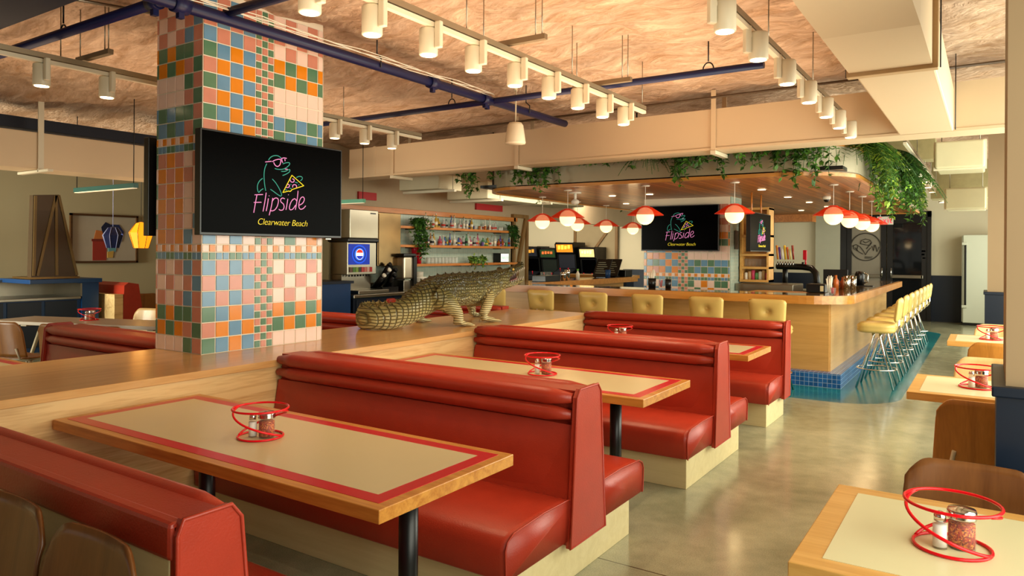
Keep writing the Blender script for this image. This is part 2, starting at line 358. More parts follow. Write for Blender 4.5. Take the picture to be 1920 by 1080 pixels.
for j in range(ny + 1):
    y = y0 + (y1 - y0) * j / ny; rows.append([m.bm.verts.new((x0 + (x1 - x0) * i / nx, y, ceil_z(x0 + (x1 - x0) * i / nx, y))) for i in range(nx + 1)])
for j in range(ny):
    for i in range(nx):
        f = m.bm.faces.new((rows[j][i], rows[j + 1][i], rows[j + 1][i + 1], rows[j][i + 1])); f.smooth = True
struct('ceiling', m, foam_mat())
m = MB(); m.box(-15.1, 2.3, -4.2, 20.6, 3.56, 3.7); struct('ceiling_slab', m, wall_m)

# walls
m = MB(); m.box(-15, 2.2, 20., 20.2, 0, 3.56); struct('wall_back', m, wall_w)
m = MB(); m.box(-14.7, -14.5, -4, 20, 0, 3.56); struct('wall_left', m, wall_m)
m = MB(); m.box(-14.5, 2.2, -4.2, -4., 0, .45); m.box(-14.5, 2.2, -4.2, -4., 2.95, 3.56); m.box(-14.5, -9.8, -4.2, -4, .45, 2.95); m.box(-.4, 2.2, -4.2, -4, .45, 2.95); struct('wall_front', m, wall_m)
m = MB()
m.box(1.1, 1.3, -4, 20, 0, .5); m.box(1.1, 1.3, -4, 20, 2.95, 3.56)
for a, b_ in ((-4, -1.8), (3.1, 4.5), (11.3, 12.5), (18.8, 20)): m.box(1.1, 1.3, a, b_, .5, 2.95)
struct('wall_right', m, wall_m)
win_glass = plain('window_glass', '#ffffff', .02, trans=1., var=0, ior=1.01)
for k, (a, b_) in enumerate(((-1.8, 3.1), (4.5, 11.3), (12.5, 18.8))):
    m = MB(); n = max(2, round((b_ - a) / 1.7))
    for i in range(n + 1):
        y = a + (b_ - a) * i / n; m.box(1.16, 1.24, y - .03, y + .03, .5, 2.95)
    m.box(1.16, 1.24, a, b_, .5, .56); m.box(1.16, 1.24, a, b_, 2.89, 2.95)
    o = struct('window_%d' % (k + 1), m, blackm)
m = MB()
for i in range(7):
    x = -9.8 + 9.4 * i / 6; m.box(x - .03, x + .03, -4.14, -4.06, .45, 2.95)
struct('window_4', m, blackm)
# back wall wainscot and grey end panel
m = MB(); m.box(-9.2, -3.17, 19.95, 20, 0, 1.10); m.box(-1.18, 1.1, 19.95, 20, 0, 1.10); struct('trim_1', m, blue_paint)
m = MB(); m.box(-3.75, -3.16, 19.86, 20, 0, 3.0); struct('wall_back_return', m, plain('grey_wall_strip', '#b9b8a2', .7))
m = MB(); m.box(-5.35, -5.15, 19.6, 20, 1.1, 3.0, bev=.01); struct('trim_2', m, plain('taupe_post_paint', '#8e7c62', .6))
# piers of the right-hand wall
def pier(n, x, y0, y1, col):
    m = MB(); m.box(x, 1.1, y0, y1, 0, 3.5); struct(n, m, col)
    m = MB(); m.box(x - .03, 1.1, y0 - .03, y1 + .03, 0, 1.06); m.box(x - .045, 1.1, y0 - .045, y1 + .045, 1.06, 1.10, bev=.006); return m
tan_m = plain('tan_pier_paint', '#9c8464', .7, var=.03)
struct('trim_3', pier('wall_right_pier', .055, 3.34, 3.95, tan_m), blue_paint)
struct('trim_4', pier('wall_right_pier_far', -.02, 11.74, 12.3, tan_m), blue_paint)

# glazed double door in the back wall
dark = plain('black_door_frame', '#0c0a0a', .4)
pane_grey = plain('frosted_pane', '#8a8272', .35, var=.04); pane_dark = plain('dark_door_glass', '#141618', .05, var=.2, vscale=3)
def door(n, x0, x1, pane, handle_x):
    root = bpy.data.objects.new(n, None); C.objects.link(root); root.location = (x0, 19.96, 0); root['kind'] = 'structure'
    m = MB(); f = .12
    m.box(x0, x0 + f, 19.9, 19.96, 0, 2.5); m.box(x1 - f, x1, 19.9, 19.96, 0, 2.5); m.box(x0 + f, x1 - f, 19.9, 19.96, 0, .28); m.box(x0 + f, x1 - f, 19.9, 19.96, 2.36, 2.5)
    m.build('door_frame', dark, root)
    m = MB(); m.box(x0 + f, x1 - f, 19.92, 19.94, .28, 2.36); m.build('door_pane', pane, root)
    m = MB(); m.box(x0 + f * .7, x1 - f * .7, 19.82, 19.85, 1.02, 1.10, bev=.008); m.box(x0 + f * .8, x0 + f, 19.82, 19.92, 1.03, 1.09); m.box(x1 - f, x1 - f * .8, 19.82, 19.92, 1.03, 1.09); m.build('push_bar', steel, root)
    m = MB(); pts = [(handle_x, 19.9, 1.02), (handle_x, 19.80, 1.04), (handle_x, 19.78, 1.15), (handle_x, 19.80, 1.26), (handle_x, 19.9, 1.28)]; m.tube(pts, .013); m.build('door_handle', chrome, root)
    return root
d1 = door('door_1', -3.02, -2.12, pane_grey, -2.2); d2 = door('door_2', -2.10, -1.24, pane_dark, -2.0)
m = MB(); m.box(-3.16, -3.02, 19.86, 20, 0, 2.64); m.box(-1.24, -1.16, 19.86, 20, 0, 2.64); m.box(-3.16, -1.16, 19.86, 20, 2.5, 2.64); struct('trim_5', m, dark)
# round emblem etched on the frosted pane
m = MB(); cx, cz = -2.58, 1.78
m.tube([(cx + .34 * math.cos(2 * PI * i / 40), 19.905, cz + .34 * math.sin(2 * PI * i / 40)) for i in range(40)], .012, 6, closed=True)
for st_ in [[(-.3, .02), (-.22, .06), (-.12, .0), (-.05, -.1), (0, -.2), (.05, -.1), (.12, -.02)], [(-.12, .08), (-.1, .16), (0, .2), (.1, .17), (.14, .1), (.1, .04), (0, .05), (-.12, .08)], [(-.06, .14), (0, .1), (.08, .14)],
            [(.14, .02), (.18, -.1), (.2, .05)], [(.22, .05), (.26, -.12), (.3, .0)], [(-.24, -.02), (-.16, -.12), (-.06, -.18)], [(-.28, .04), (-.27, -.05), (-.2, -.1), (-.18, .02)], [(.02, -.05), (.1, .06), (.12, .1)], [(-.02, -.25), (.16, -.25)], [(-.02, -.28), (.14, -.28)]]:
    m.tube([(cx + a, 19.905, cz + b_) for a, b_ in st_], .009, 5)
m.build('door_emblem', plain('etched_line', '#3a342a', .6), d1)
m = MB(); m.tube([(-1.62 + .12 * math.cos(a), 19.905, 1.0 + .12 * math.sin(a)) for a in [2 * PI * i / 20 for i in range(20)]], .012, 6, closed=True); m.bm.clear()
m.box(-1.36, -1.28, 19.9, 19.915, 1.66, 1.70); m.box(-1.36, -1.30, 19.9, 19.915, 1.58, 1.62); m.box(-1.34, -1.28, 19.9, 19.915, 1.5, 1.53); m.build('door_decal', white_c, d2)
# ================================================================ divider ledge, booths, tables
XL, XR = -3.85, -1.66
d = thing('booth_divider', 'long waist-high oak ledge between the booth rows, carrying the crocodile and tiled column', 'divider', (-4.43, 4., 0))
m = MB(); m.box(-4.985, -3.85, -1.6, 7.55, .845, .889, bev=.004); m.build('ledge_top', oak_top_Y, d)
m = MB(); m.box(-4.965, -3.862, -1.58, 7.53, 0, .845); m.build('side_panel', oak_front_Y, d)

def back_profile(yc, sides, lean=1.):
    """outline (y,z) of a padded back; sides: -1, 1 or 0 for both"""
    pts = []
    bot, top = .165, .10
    def side(s):
        if sides in (0, s):
            return [(yc + s * (bot + .0), .20), (yc + s * (bot - .005), .42), (yc + s * (top + .035), .60), (yc + s * (top + .012), .74), (yc + s * (top - .02), .77), (yc + s * (top - .02), .925)]
        return [(yc + s * .06, .20), (yc + s * .06, .925)]
    A = side(1); B = side(-1)
    return A + B[::-1]
def seat_profile(y_in, y_out):
    s = 1 if y_out > y_in else -1; w = abs(y_out - y_in)
    P = [(0, .225), (w - .01, .225), (w, .235), (w + .006, .36), (w - .012, .395), (w - .06, .418), (w * .5, .43), (w * .15, .425), (0, .41)]
    return [(y_in + s * a, z) for a, z in P]
def booth(label, yc, sides, xl, xr, facing=1, inner_left=True, group=None):
    """bench: seat(s) on the given sides, rolls along the top, padded end panel on the aisle end"""
    cx = (xl + xr) / 2
    r = thing('booth_bench', label, 'booth', (cx, yc, 0), 0, group)
    e = .022 * facing; xe = xr if facing == 1 else xl           # aisle end
    bx0, bx1 = (xl, xr - .0) if facing == 1 else (xl, xr)
    ss = (1, -1) if sides == 0 else (sides,)
    # timber plinth
    m = MB(); ya = yc + (.61 if 1 in ss else .05); yb = yc - (.61 if -1 in ss else .05)
    m.box(bx0, bx1 - .04 * (facing == 1), yb, ya, 0, .225, bev=.003); m.build('plinth', base_wood, r)
    # back
    m = MB(); m.prism(back_profile(yc, sides), 'X', bx0, bx1, smooth=False)
    m.build('backrest', vinyl, r)
    for s in ss:
        m = MB(); rings = []
        prof = []                                             # bulging pad on the face
        for k in range(9):
            t = k / 8; z = .43 + t * .335; y = .155 - t * .05 + .022 * math.sin(PI * t) ** .7
            prof.append((y, z))
        n = 14; grid = []
        for i in range(n + 1):
            u = i / n; x = bx0 + .012 + (bx1 - bx0 - .03) * u; edge = min(1, min(u, 1 - u) * n / 1.2) ** .5
            grid.append([(x, yc + s * (.118 + (y - .118) * edge if True else y), z) for y, z in prof])
        m.loft(grid, cap=False, closed=False); m.build('back_pad', vinyl, r)
        for z, rr, yy in ((.892, .043, .105), (.812, .040, .108)):
            m = MB(); L_ = bx1 - bx0 - .02; pts = []; rad = []
            for i in range(17):
                u = i / 16; pts.append((bx0 + .005 + L_ * u, yc + s * yy, z)); rad.append(rr * min(1, .55 + min(u, 1 - u) * 16 * .45))
            m.tube(pts, rr, 14, rad=rad); m.build('head_roll', vinyl, r)
        m = MB(); pf = seat_profile(yc + s * .10, yc + s * .705); L_ = bx1 - bx0; rings = []
        for i, (u, k) in enumerate(((0, .97), (.012, 1.), (.5, 1.), (.985, 1.), (1, .975))):
            rings.append([(bx0 + L_ * u, yc + s * .4 + (y - yc - s * .4) * k, .32 + (z - .32) * k) for y, z in pf])
        m.loft(rings, True, True); o = m.build('seat', vinyl, r)
        for p in o.data.polygons: p.use_smooth = True
        # piping round the cushion end
        m = MB(); m.tube([(xe + .002 * facing, y, z) for y, z in pf[1:]], .004, 6); m.build('seat_piping', vinyl, r)
    # padded end panel
    w0, w1 = (.185, .125) if sides == 0 else (.185, .118)
    oy = 0
    P = [(yc - w0 * (1 if -1 in ss else .35), .195), (yc + w0 * (1 if 1 in ss else .35), .195), (yc + w1 * (1 if 1 in ss else .52), .90), (yc + w1 * (1 if 1 in ss else .52) * .75, .938), (yc - w1 * (1 if -1 in ss else .52) * .75, .938), (yc - w1 * (1 if -1 in ss else .52), .90)]
    m = MB(); a, b_ = (xe - .006, xe + .018) if facing == 1 else (xe - .018, xe + .006); m.prism(P, 'X', a, b_); m.build('end_panel', vinyl, r)
    m = MB(); m.tube([((xe + .018 * facing), y, z) for y, z in P], .006, 6, closed=True); m.build('end_piping', vinyl, r)
    return r
booth('red booth bench in the lower left corner, seen from behind above two wooden chairs', 1.075, 1, XL, XR)
b0 = [o for o in C.objects if o.name.startswith('booth_bench')][0]
m = MB(); m.box(XL, XR - .015, 1.012, 1.04, 0, .84, bev=.003); m.build('rear_panel', base_wood, b0)
m = MB(); m.box(XL, XR, 1.005, 1.05, .835, .93, bev=.012); m.build('rear_flap', vinyl, b0)
booth('red double booth bench between the nearest and the middle booth table', 3.178, 0, XL, XR)
booth('red double booth bench between the middle and the farthest booth table', 5.325, 0, XL, XR)
booth('red single booth bench backing onto the bar stools', 7.42, -1, XL, XR)
booth('red booth bench left of the tiled column, behind the oak ledge', 3.135, 0, -6.9, -5.0, facing=-1)
booth('red booth bench behind the crocodile tail, beyond the oak ledge', 5.325, 0, -6.9, -5.0, facing=-1)
booth('red booth bench beyond the oak ledge under the crocodile head', 7.42, -1, -6.9, -5.0, facing=-1)

def ring_top(m, x0, x1, y0, y1, w, z0, z1):
    m.box(x0, x1, y0, y0 + w, z0, z1); m.box(x0, x1, y1 - w, y1, z0, z1); m.box(x0, x0 + w, y0 + w, y1 - w, z0, z1); m.box(x1 - w, x1, y0 + w, y1 - w, z0, z1)
def btable(label, x0, x1, y0, y1, red=True, legs=None, edge=oak_edge_X, name='booth_table', lam=None, group=None, lw=.045):
    cx, cy = (x0 + x1) / 2, (y0 + y1) / 2
    r = thing(name, label, 'table', (cx, cy, 0), 0, group)
    m = MB(); m.box(x0, x1, y0, y1, .711, .759, bev=.003); m.build('table_top', edge, r)
    i = lw
    if red:
        m = MB(); ring_top(m, x0 + i, x1 - i, y0 + i, y1 - i, .062, .757, .7602); m.build('red_band', red_lam, r); i += .062
    m = MB(); m.box(x0 + i, x1 - i, y0 + i, y1 - i, .755, .7604); m.build('laminate_inlay', lam or laminate, r)
    for lx in (legs or (x0 + .45, x1 - .42)):
        m = MB(); m.cyl((lx, cy, .02), (lx, cy, .70), .038, 20); m.box(lx - .12, lx + .12, cy - .12, cy + .12, .70, .711)
        lg = m.build('leg', blackm, r)
        m = MB(); m.lathe([(.0, 0), (.075, 0), (.075, .008), (.045, .02), (.0, .02)], (lx, cy, 0), 28); m.build('base_plate', blackm, lg)
    return r
btable('long booth table nearest the camera, cream top with a red border and oak edge', -3.84, -1.645, 1.712, 2.504, legs=(-3.17, -1.87))
btable('long red-bordered booth table, middle one of the row', -3.84, -1.645, 3.852, 4.629, legs=(-3.2, -2.0))
btable('long red-bordered booth table farthest down the row, next to the bar', -3.84, -1.645, 6.003, 6.741, legs=(-3.2, -2.0))
btable('red-bordered booth table at the left edge behind the ledge, only a corner in view', -7.15, -5.0, 1.70, 2.46, legs=(-6.6, -5.5))
btable('red-bordered booth table behind the tiled column', -7.0, -5.0, 3.85, 4.63, legs=(-6.6, -5.5))
btable('red-bordered booth table beyond the ledge under the crocodile', -7.15, -5.0, 6.0, 6.74, legs=(-6.6, -5.5))
btable('oak two-seat table nearest the camera in the lower right corner', -.455, .40, 2.06, 2.86, red=False, legs=(0.0,), edge=oak_light_X, name='cafe_table', lam=laminate_pale, lw=.075)
btable('oak two-seat table behind the tan pier, middle one of the right side', -.42, .42, 5.03, 5.82, red=False, legs=(0.05,), edge=oak_light_X, name='cafe_table', lam=laminate_pale, lw=.065)
btable('oak two-seat table farthest back on the right side', -.34, .50, 8.21, 8.96, red=False, legs=(0.1,), edge=oak_light_X, name='cafe_table', lam=laminate_pale, lw=.065)

# ---------------------------------------------------------------- plywood chairs
def make_chair(label, ply, back_w=.465, top=.838):
    """faces +Y (sitter looks to +Y), back at -Y"""
    r = thing('plywood_chair', label, 'chair')
    m = MB(); rows = []
    for k in range(13):
        t = k / 12; z = .47 + (top - .47) * t; y = -.20 - .055 * t
        row = []
        for i in range(29):
            u = -1 + 2 * i / 28
            w = back_w / 2 * (1 - .10 * t)
            zz = z
            if t > .7:                                      # rounded top corners
                q = max(0, abs(u) - .62) / .38; zz = z - (q ** 2.2) * .075 * ((t - .7) / .3)
            row.append((u * w, y - .03 * (1 - u * u) + .02, zz))
        rows.append(row)
    m.loft(rows, cap=False, closed=False); fs = list(m.bm.faces); bmesh.ops.recalc_face_normals(m.bm, faces=fs); bmesh.ops.solidify(m.bm, geom=fs, thickness=.011)
    m.build('backrest', ply, r)
    m = MB(); rows = []
    for k in range(9):
        t = k / 8; y = -.19 + .42 * t; z = .445 + .012 * abs(2 * t - 1) ** 2 - (.02 if k == 8 else 0)
        rows.append([(-.21 * (1 - .06 * t) + .42 * (1 - .06 * t) * i / 10, y, z + .008 * (2 * i / 10 - 1) ** 2) for i in range(11)])
    m.loft(rows, cap=False, closed=False); bmesh.ops.solidify(m.bm, geom=list(m.bm.faces), thickness=.011)
    m.build('seat', ply, r)
    for sx in (-1, 1):
        m = MB(); m.tube([(sx * .13, -.22, .56), (sx * .15, -.19, .45), (sx * .17, -.05, .43), (sx * .18, .14, .43), (sx * .20, .20, .40), (sx * .23, .24, .0)], .011, 8); m.build('leg', white_m, r)
        m = MB(); m.tube([(sx * .17, -.05, .43), (sx * .19, -.14, .38), (sx * .23, -.27, .0)], .011, 8); m.build('leg', white_m, r)
    m = MB(); m.tube([(-.18, .1, .425), (.18, .1, .425)], .009, 8); m.tube([(-.17, -.1, .425), (.17, -.1, .425)], .009, 8); m.build('seat_brace', white_m, r)
    return r
cb = make_chair('brown plywood chair drawn up to the middle right table, back towards the camera', ply_brown)
cp = make_chair('pale plywood chair facing the camera behind the middle right table', ply_pale)
cd = make_chair('walnut plywood chair in the lower left corner, cut off by the frame edge', ply_dark)
cb.location = (-.02, 4.70, 0)
dup(cb, (.06, 7.72, 0), label='brown plywood chair drawn up to the farthest right table, back towards the camera')
cp.location = (.0, 6.12, 0); cp.rotation_euler = (0, 0, PI)
dup(cp, (.08, 9.25, 0), PI, label='pale plywood chair at the far side of the farthest right table')
cd.location = (-2.32, .69, 0); cd.scale = (1, 1, 1.055); cd.rotation_euler = (0, 0, PI)
dup(cd, (-1.865, .69, 0), PI, label='walnut plywood chair in the lower left, right-hand one of the two')
dup(cd, (-.05, 2.87, 0), PI, label='walnut plywood chair behind the nearest right-hand table, its back seen through the red wire stand', scale=(1, 1, 1))

# ---------------------------------------------------------------- spiral wire stands with salt and chili jars
def make_stand():
    r = thing('wire_stand', 'red spiral wire pizza stand', 'pizza stand')
    m = MB(); P = []
    m.tube([(.098 * math.cos(a), .098 * math.sin(a), .005) for a in [2 * PI * i / 40 for i in range(40)]], .0048, 8, closed=True)
    m.tube([(.121 * math.cos(a), .121 * math.sin(a), .130) for a in [2 * PI * i / 48 for i in range(48)]], .0048, 8, closed=True)
    for s0 in (-.35, PI - .35):
        P = []
        for i in range(30):
            t = i / 29; a = s0 - t * PI * 1.12; rr = .098 + .023 * t; e = t * t * (3 - 2 * t) * .35 + t * .65; P.append((rr * math.cos(a), rr * math.sin(a), .007 + .122 * e))
        m.tube(P, .0048, 8)
    m.build('spiral_wire', red_wire, r)
    return r
def make_salt():
    r = thing('salt_shaker', 'slim glass salt shaker', 'salt shaker')
    m = MB(); m.lathe([(0, 0), (.019, 0), (.0205, .006), (.0195, .02), (.019, .072), (.015, .08), (0, .08)], seg=16); m.build('glass_body', glass_m, r)
    m = MB(); m.lathe([(0, .008), (.0178, .006), (.0178, .068), (0, .066)], seg=16); m.build('salt', salt_m, r)
    m = MB(); m.lathe([(0, .078), (.0155, .078), (.016, .092), (.0135, .101), (.006, .105), (0, .105)], seg=16); m.build('lid', chrome, r)
    return r
def make_jar():
    r = thing('chili_jar', 'squat glass jar of chili flakes', 'spice jar')
    m = MB(); m.lathe([(0, 0), (.031, 0), (.034, .006), (.0335, .074), (.030, .082), (0, .082)], seg=20); m.build('glass_body', glass_m, r)
    m = MB(); m.lathe([(0, .005), (.0305, .005), (.0305, .068), (0, .070)], seg=20); m.build('chili_flakes', pepper_m, r)
    m = MB(); m.lathe([(0, .080), (.0335, .080), (.0345, .084), (.0335, .087), (.0345, .091), (.0335, .094), (.0345, .098), (.032, .106), (.0, .110)], seg=20); m.build('lid', chrome, r)
    return r
ST, SA, JA = make_stand(), make_salt(), make_jar(); us, ua, uj = [], [], []
cad = [  # x, y, z, rotation, where
    (-2.73, 2.08, .7604, 2.6, 'on the booth table nearest the camera'), (-2.56, 4.25, .7604, 2.6, 'on the middle booth table'), (-2.98, 6.40, .7604, 2.6, 'on the farthest booth table'),
    (-.085, 2.42, .7604, 2.9, 'on the lower right corner table'), (-.06, 5.42, .7604, 1.0, 'on the middle right table'), (.02, 8.58, .7604, 1.0, 'on the farthest right table'),
    (-5.75, 6.35, .7604, .8, 'glimpsed behind the crocodile tail'), (-8.88, 4.35, .7604, .8, 'on the white table at the left'), (-13.75, 7.2, .7604, .8, 'on the dark table under the framed picture')]
for x, y, z, a, wh in cad:
    place(ST, us, (x, y, z), math.atan2(y, x) - PI / 2, 'red spiral wire pizza stand ' + wh, 'pizza stands on the tables')
    v = Vector((math.cos(math.radians(33.5)), math.sin(math.radians(33.5)), 0))     # the two shakers stand side by side
    place(SA, ua, Vector((x, y, z)) - v * .035 + Vector((0, 0, 0)), 0, 'glass salt shaker inside the red stand ' + wh, 'salt shakers')
    place(JA, uj, Vector((x, y, z)) + v * .028, 0, 'chili flake jar inside the red stand ' + wh, 'chili jars', (1.1, 1.1, 1.06))
# ================================================================ tiled columns
FULL_F = {'bot': [('GBOB', 'LLLLL'), ('POBO', 'GOGOG'), ('GBOB', 'OGOGO'), ('BPBP', 'LPLPL'), ('PBPB', 'PLPLP'), ('BPBP', 'LPLPL')],
          'mid': [('BLBL', 'LGLOL'), ('LBLB', 'GLOLG')] * 3,
          'top': [('POBO', 'GBGBG'), ('GBOB', 'BGBGB'), ('POBO', 'LLLLL'), ('GBOB', 'LLLLL'), ('POBO', 'GOGOG'), ('GBOB', 'OGOGO'), ('BPBP', 'LPLPL'), ('PBPB', 'PLPLP'), ('BPBP', 'LPLPL'), ('PBPB', 'PLPLP')]}
FULL_L = {'bot': ['PGLLLL', 'GPOGOG', 'PGGOGO', 'PBPLPL', 'BPLPLP', 'PBPLPL'], 'mid': ['LBOPOL', 'BLPOPG', 'LLOPOL', 'LLPOPG', 'LPOPOL', 'PLPOPG'],
          'top': ['GPBGBG', 'PGGBGB', 'GPLLLL', 'PGLLLL', 'GPOGOG', 'PGGOGO', 'PBPLPL', 'BPLPLP', 'PBPLPL', 'BPLPLP']}
RP = .107; HP = RP / 2
CELL = []                                                    # rows: (z0, z1, kind, index)
z = .0
for i in range(6): CELL.append((z, z + RP, 'bot', i)); z += RP
CELL.append((z, z + HP, 'sA', 0)); z += HP; CELL.append((z, z + HP, 'sB', 0)); z += HP
for i in range(6): CELL.append((z, z + RP, 'mid', i)); z += RP
CELL.append((z, z + HP, 'sA', 1)); z += HP; CELL.append((z, z + HP, 'sB', 1)); z += HP
for i in range(10): CELL.append((z, z + RP, 'top', i)); z += RP
MI = {k: i + 1 for i, k in enumerate('BPLOG')}
def tiles(m, o, u, nrm, width, zb, face, ztop, lead=0.):
    """o: origin corner, u: unit direction along the face, nrm: outward normal"""
    g = .0065
    def tile(a, b_, z0, z1, c):
        a = max(a, 0); b_ = min(b_, width)
        if b_ - a < .012 or z0 + zb > ztop or z0 + zb < 0: return
        m.mi = MI[c]; P = []
        q = [(a + g / 2, z0 + g / 2), (b_ - g / 2, z0 + g / 2), (b_ - g / 2, z1 - g / 2), (a + g / 2, z1 - g / 2)]
        k = .0018; qi = [(a + g / 2 + k, z0 + g / 2 + k), (b_ - g / 2 - k, z0 + g / 2 + k), (b_ - g / 2 - k, z1 - g / 2 - k), (a + g / 2 + k, z1 - g / 2 - k)]
        o0 = [m.bm.verts.new(o + u * s + Vector((0, 0, zb + t)) + nrm * .001) for s, t in q]; o1 = [m.bm.verts.new(o + u * s + Vector((0, 0, zb + t)) + nrm * .0045) for s, t in qi]
        fs = [m.bm.faces.new(o1)] + [m.bm.faces.new((o0[i], o0[(i + 1) % 4], o1[(i + 1) % 4], o1[i])) for i in range(4)]
        for f in fs: f.material_index = m.mi
        if fs[0].normal.dot(nrm) < 0 or True:
            m.bm.normal_update()
            for f in fs:
                if f.calc_center_median() and (f.normal.dot(nrm) < 0): f.normal_flip()
    P = .105
    for z0, z1, kind, i in CELL:
        if face == 'front':
            cols = []; x = -lead
            nF = 4 if not lead else 6
            for k in range(nF): cols.append((x, 'f', (k + (4 - nF % 4) % 4) % 4)); x += P
            xs = x; x += P * 1.5; k = 0; xg = []
            while x < width: xg.append((x, k)); x += P; k += 1
            for x_, _, k in cols:
                if kind in ('sA', 'sB'):
                    c = ('GB'[k % 2] * 2) if kind == 'sA' else 'LO'
                    tile(x_, x_ + P / 2, z0, z1, c[0]); tile(x_ + P / 2, x_ + P, z0, z1, c[1])
                else: tile(x_, x_ + P, z0, z1, FULL_F[kind][i][0][k])
            for k in range(3):
                halves = [(z0, z1)] if kind in ('sA', 'sB') else [(z0, z0 + HP), (z0 + HP, z1)]
                for h, (a, b_) in enumerate(halves):
                    c = 'PG'[(h + (k != 1)) % 2] if kind not in ('sA', 'sB') else ('PGP'[k] if kind == 'sA' else 'LOL'[k])
                    tile(xs + k * P / 2, xs + (k + 1) * P / 2, a, b_, c)
            for x_, k in xg:
                if kind in ('sA', 'sB'):
                    c = ('GB'[k % 2] * 2) if kind == 'sA' else 'OL'
                    tile(x_, x_ + P / 2, z0, z1, c[0]); tile(x_ + P / 2, x_ + P, z0, z1, c[1])
                else: tile(x_, x_ + P, z0, z1, FULL_F[kind][i][1][k % 5])
        else:
            k = 0; x_ = 0.
            while x_ < width:
                if kind in ('sA', 'sB'):
                    c = ('BG'[k % 2] * 2) if kind == 'sA' else 'OL'
                    tile(x_, x_ + P / 2, z0, z1, c[0]); tile(x_ + P / 2, x_ + P, z0, z1, c[1])
                else: tile(x_, x_ + P, z0, z1, FULL_L[kind][i][k % 6])
                x_ += P; k += 1
TM = [grout] + [TILE[k] for k in 'BPLOG']
def col_things():
    r = thing('tiled_column', 'square column clad in orange, blue, green and pink tiles rising from the oak ledge', 'column', (-4.715, 3.43, .889))
    m = MB(); x0, x1, y0, y1 = -4.995, -4.445, 2.905, 3.955
    m.mi = 0; m.box(x0, x1, y0, y1, .889, 3.40)
    tiles(m, Vector((x1, y0, 0)), Vector((0, 1, 0)), Vector((1, 0, 0)), y1 - y0, .889, 'front', 3.33)
    tiles(m, Vector((x1, y0, 0)), Vector((-1, 0, 0)), Vector((0, -1, 0)), x1 - x0, .889, 'side', 3.33)
    m.build('tile_cladding', TM, r)
    m = MB(); m.tube([(x1 + .002, y0 - .002, .889), (x1 + .002, y0 - .002, 3.33)], .004, 6); m.tube([(x1 + .002, y1, .889), (x1 + .002, y1, 3.33)], .004, 6); m.build('corner_trim', grout, r)
    r = thing('tiled_column', 'wide tiled column inside the bar, smaller in view, carrying a television', 'column', (-3.96, 11.2, 0))
    m = MB(); x0, x1, y0, y1 = -4.66, -3.27, 10.9, 11.45
    m.mi = 0; m.box(x0, x1, y0, y1, 0, 3.1)
    tiles(m, Vector((x0, y0, 0)), Vector((1, 0, 0)), Vector((0, -1, 0)), x1 - x0, -.215, 'front', 2.5, lead=.055)
    m.build('tile_cladding', TM, r)
    m = MB(); m.box(x1, x1 + .012, y0, y1, .0, 2.5); m.build('pale_tile_side', pale_tile_x, r)
    m = MB(); m.box(x1 + .012, x1 + .03, 11.07, 11.25, 1.66, 1.95, bev=.003); tag(m.build('wall_notice', plain('notice_board', '#5c5548', .6)), 'small grey notice panel on the pale tiled side of the bar column', 'notice')
    m = MB()
col_things()

# ---------------------------------------------------------------- televisions
LOGO = {
 'teal': [[(300,195),(318,168),(350,148),(385,142),(418,148),(450,170)], [(278,238),(256,290),(246,360),(248,440),(255,500),(266,560)], [(228,412),(195,440),(172,480),(166,520),(172,560),(185,578),(205,555),(236,535)],
          [(345,420),(385,465),(425,530),(448,580),(455,610),(440,622),(400,598),(360,568),(322,542)], [(375,295),(410,305),(460,305),(500,292),(535,265),(552,240),(540,225),(505,228),(470,240)],
          [(452,330),(500,328),(530,312),(552,308),(552,330),(530,350),(495,368),(468,378)], [(632,402),(660,390),(690,392),(703,405),(698,425),(680,440)], [(616,458),(645,466)], [(565,478),(568,492)], [(660,482),(662,496)], [(552,528),(572,534)], [(495,545),(518,552)]],
 'pink': [[(262,218),(335,210)], [(345,215),(380,195),(440,187),(443,230),(430,258),(408,270),(385,262),(368,240),(362,222)], [(450,180),(480,170),(515,175)], [(458,185),(462,210),(470,225)], [(495,182),(498,208)], [(498,304),(525,304)],
          [(558,430),(568,452),(590,458),(604,445),(602,425),(585,418)], [(512,520),(535,520),(550,502),(540,485),(522,482)], [(588,520),(590,495),(610,486),(632,498),(632,520)],
          # Flipside
          [(135,608),(232,604)], [(162,610),(145,700),(124,820)], [(126,698),(214,696)], [(272,582),(258,680),(235,805)], [(298,650),(288,720),(272,800)], [(306,616),(308,622)],
          [(350,645),(335,740),(308,850)], [(340,690),(370,650),(405,648),(418,680),(405,740),(375,785),(340,798),(325,790)], [(492,655),(468,645),(445,662),(448,692),(475,715),(485,750),(470,785),(440,790),(424,778)],
          [(530,655),(520,720),(508,785)], [(536,604),(538,610)], [(652,560),(642,660),(620,785)], [(635,680),(615,655),(585,668),(560,710),(548,760),(560,785),(590,775),(622,730)],
          [(668,730),(700,712),(722,680),(725,650),(708,632),(682,650),(664,700),(662,750),(680,778),(712,770),(742,738)]],
 'yellow': [[(578,375),(720,500),(580,545),(556,570),(545,562),(470,580),(578,375)]]}
def tvx(px, py):
    """screen coordinates (m from the screen centre) of a point of the neon drawing"""
    X = 450 + px / 6.35; Y = 270 + py / 6.35
    th = 33.532; f = 1350.59; ro = math.radians(.371)
    dx, dy = X - 960, Y - 472.2; u = dx * math.cos(ro) + dy * math.sin(ro); v = -dx * math.sin(ro) + dy * math.cos(ro)
    c, s = math.cos(math.radians(th)), math.sin(math.radians(th))
    rx, ry = -s * f + c * u, c * f + s * u; t = -4.385 / rx
    return (t * ry - 3.455, 1.60 - v * t - 2.055)
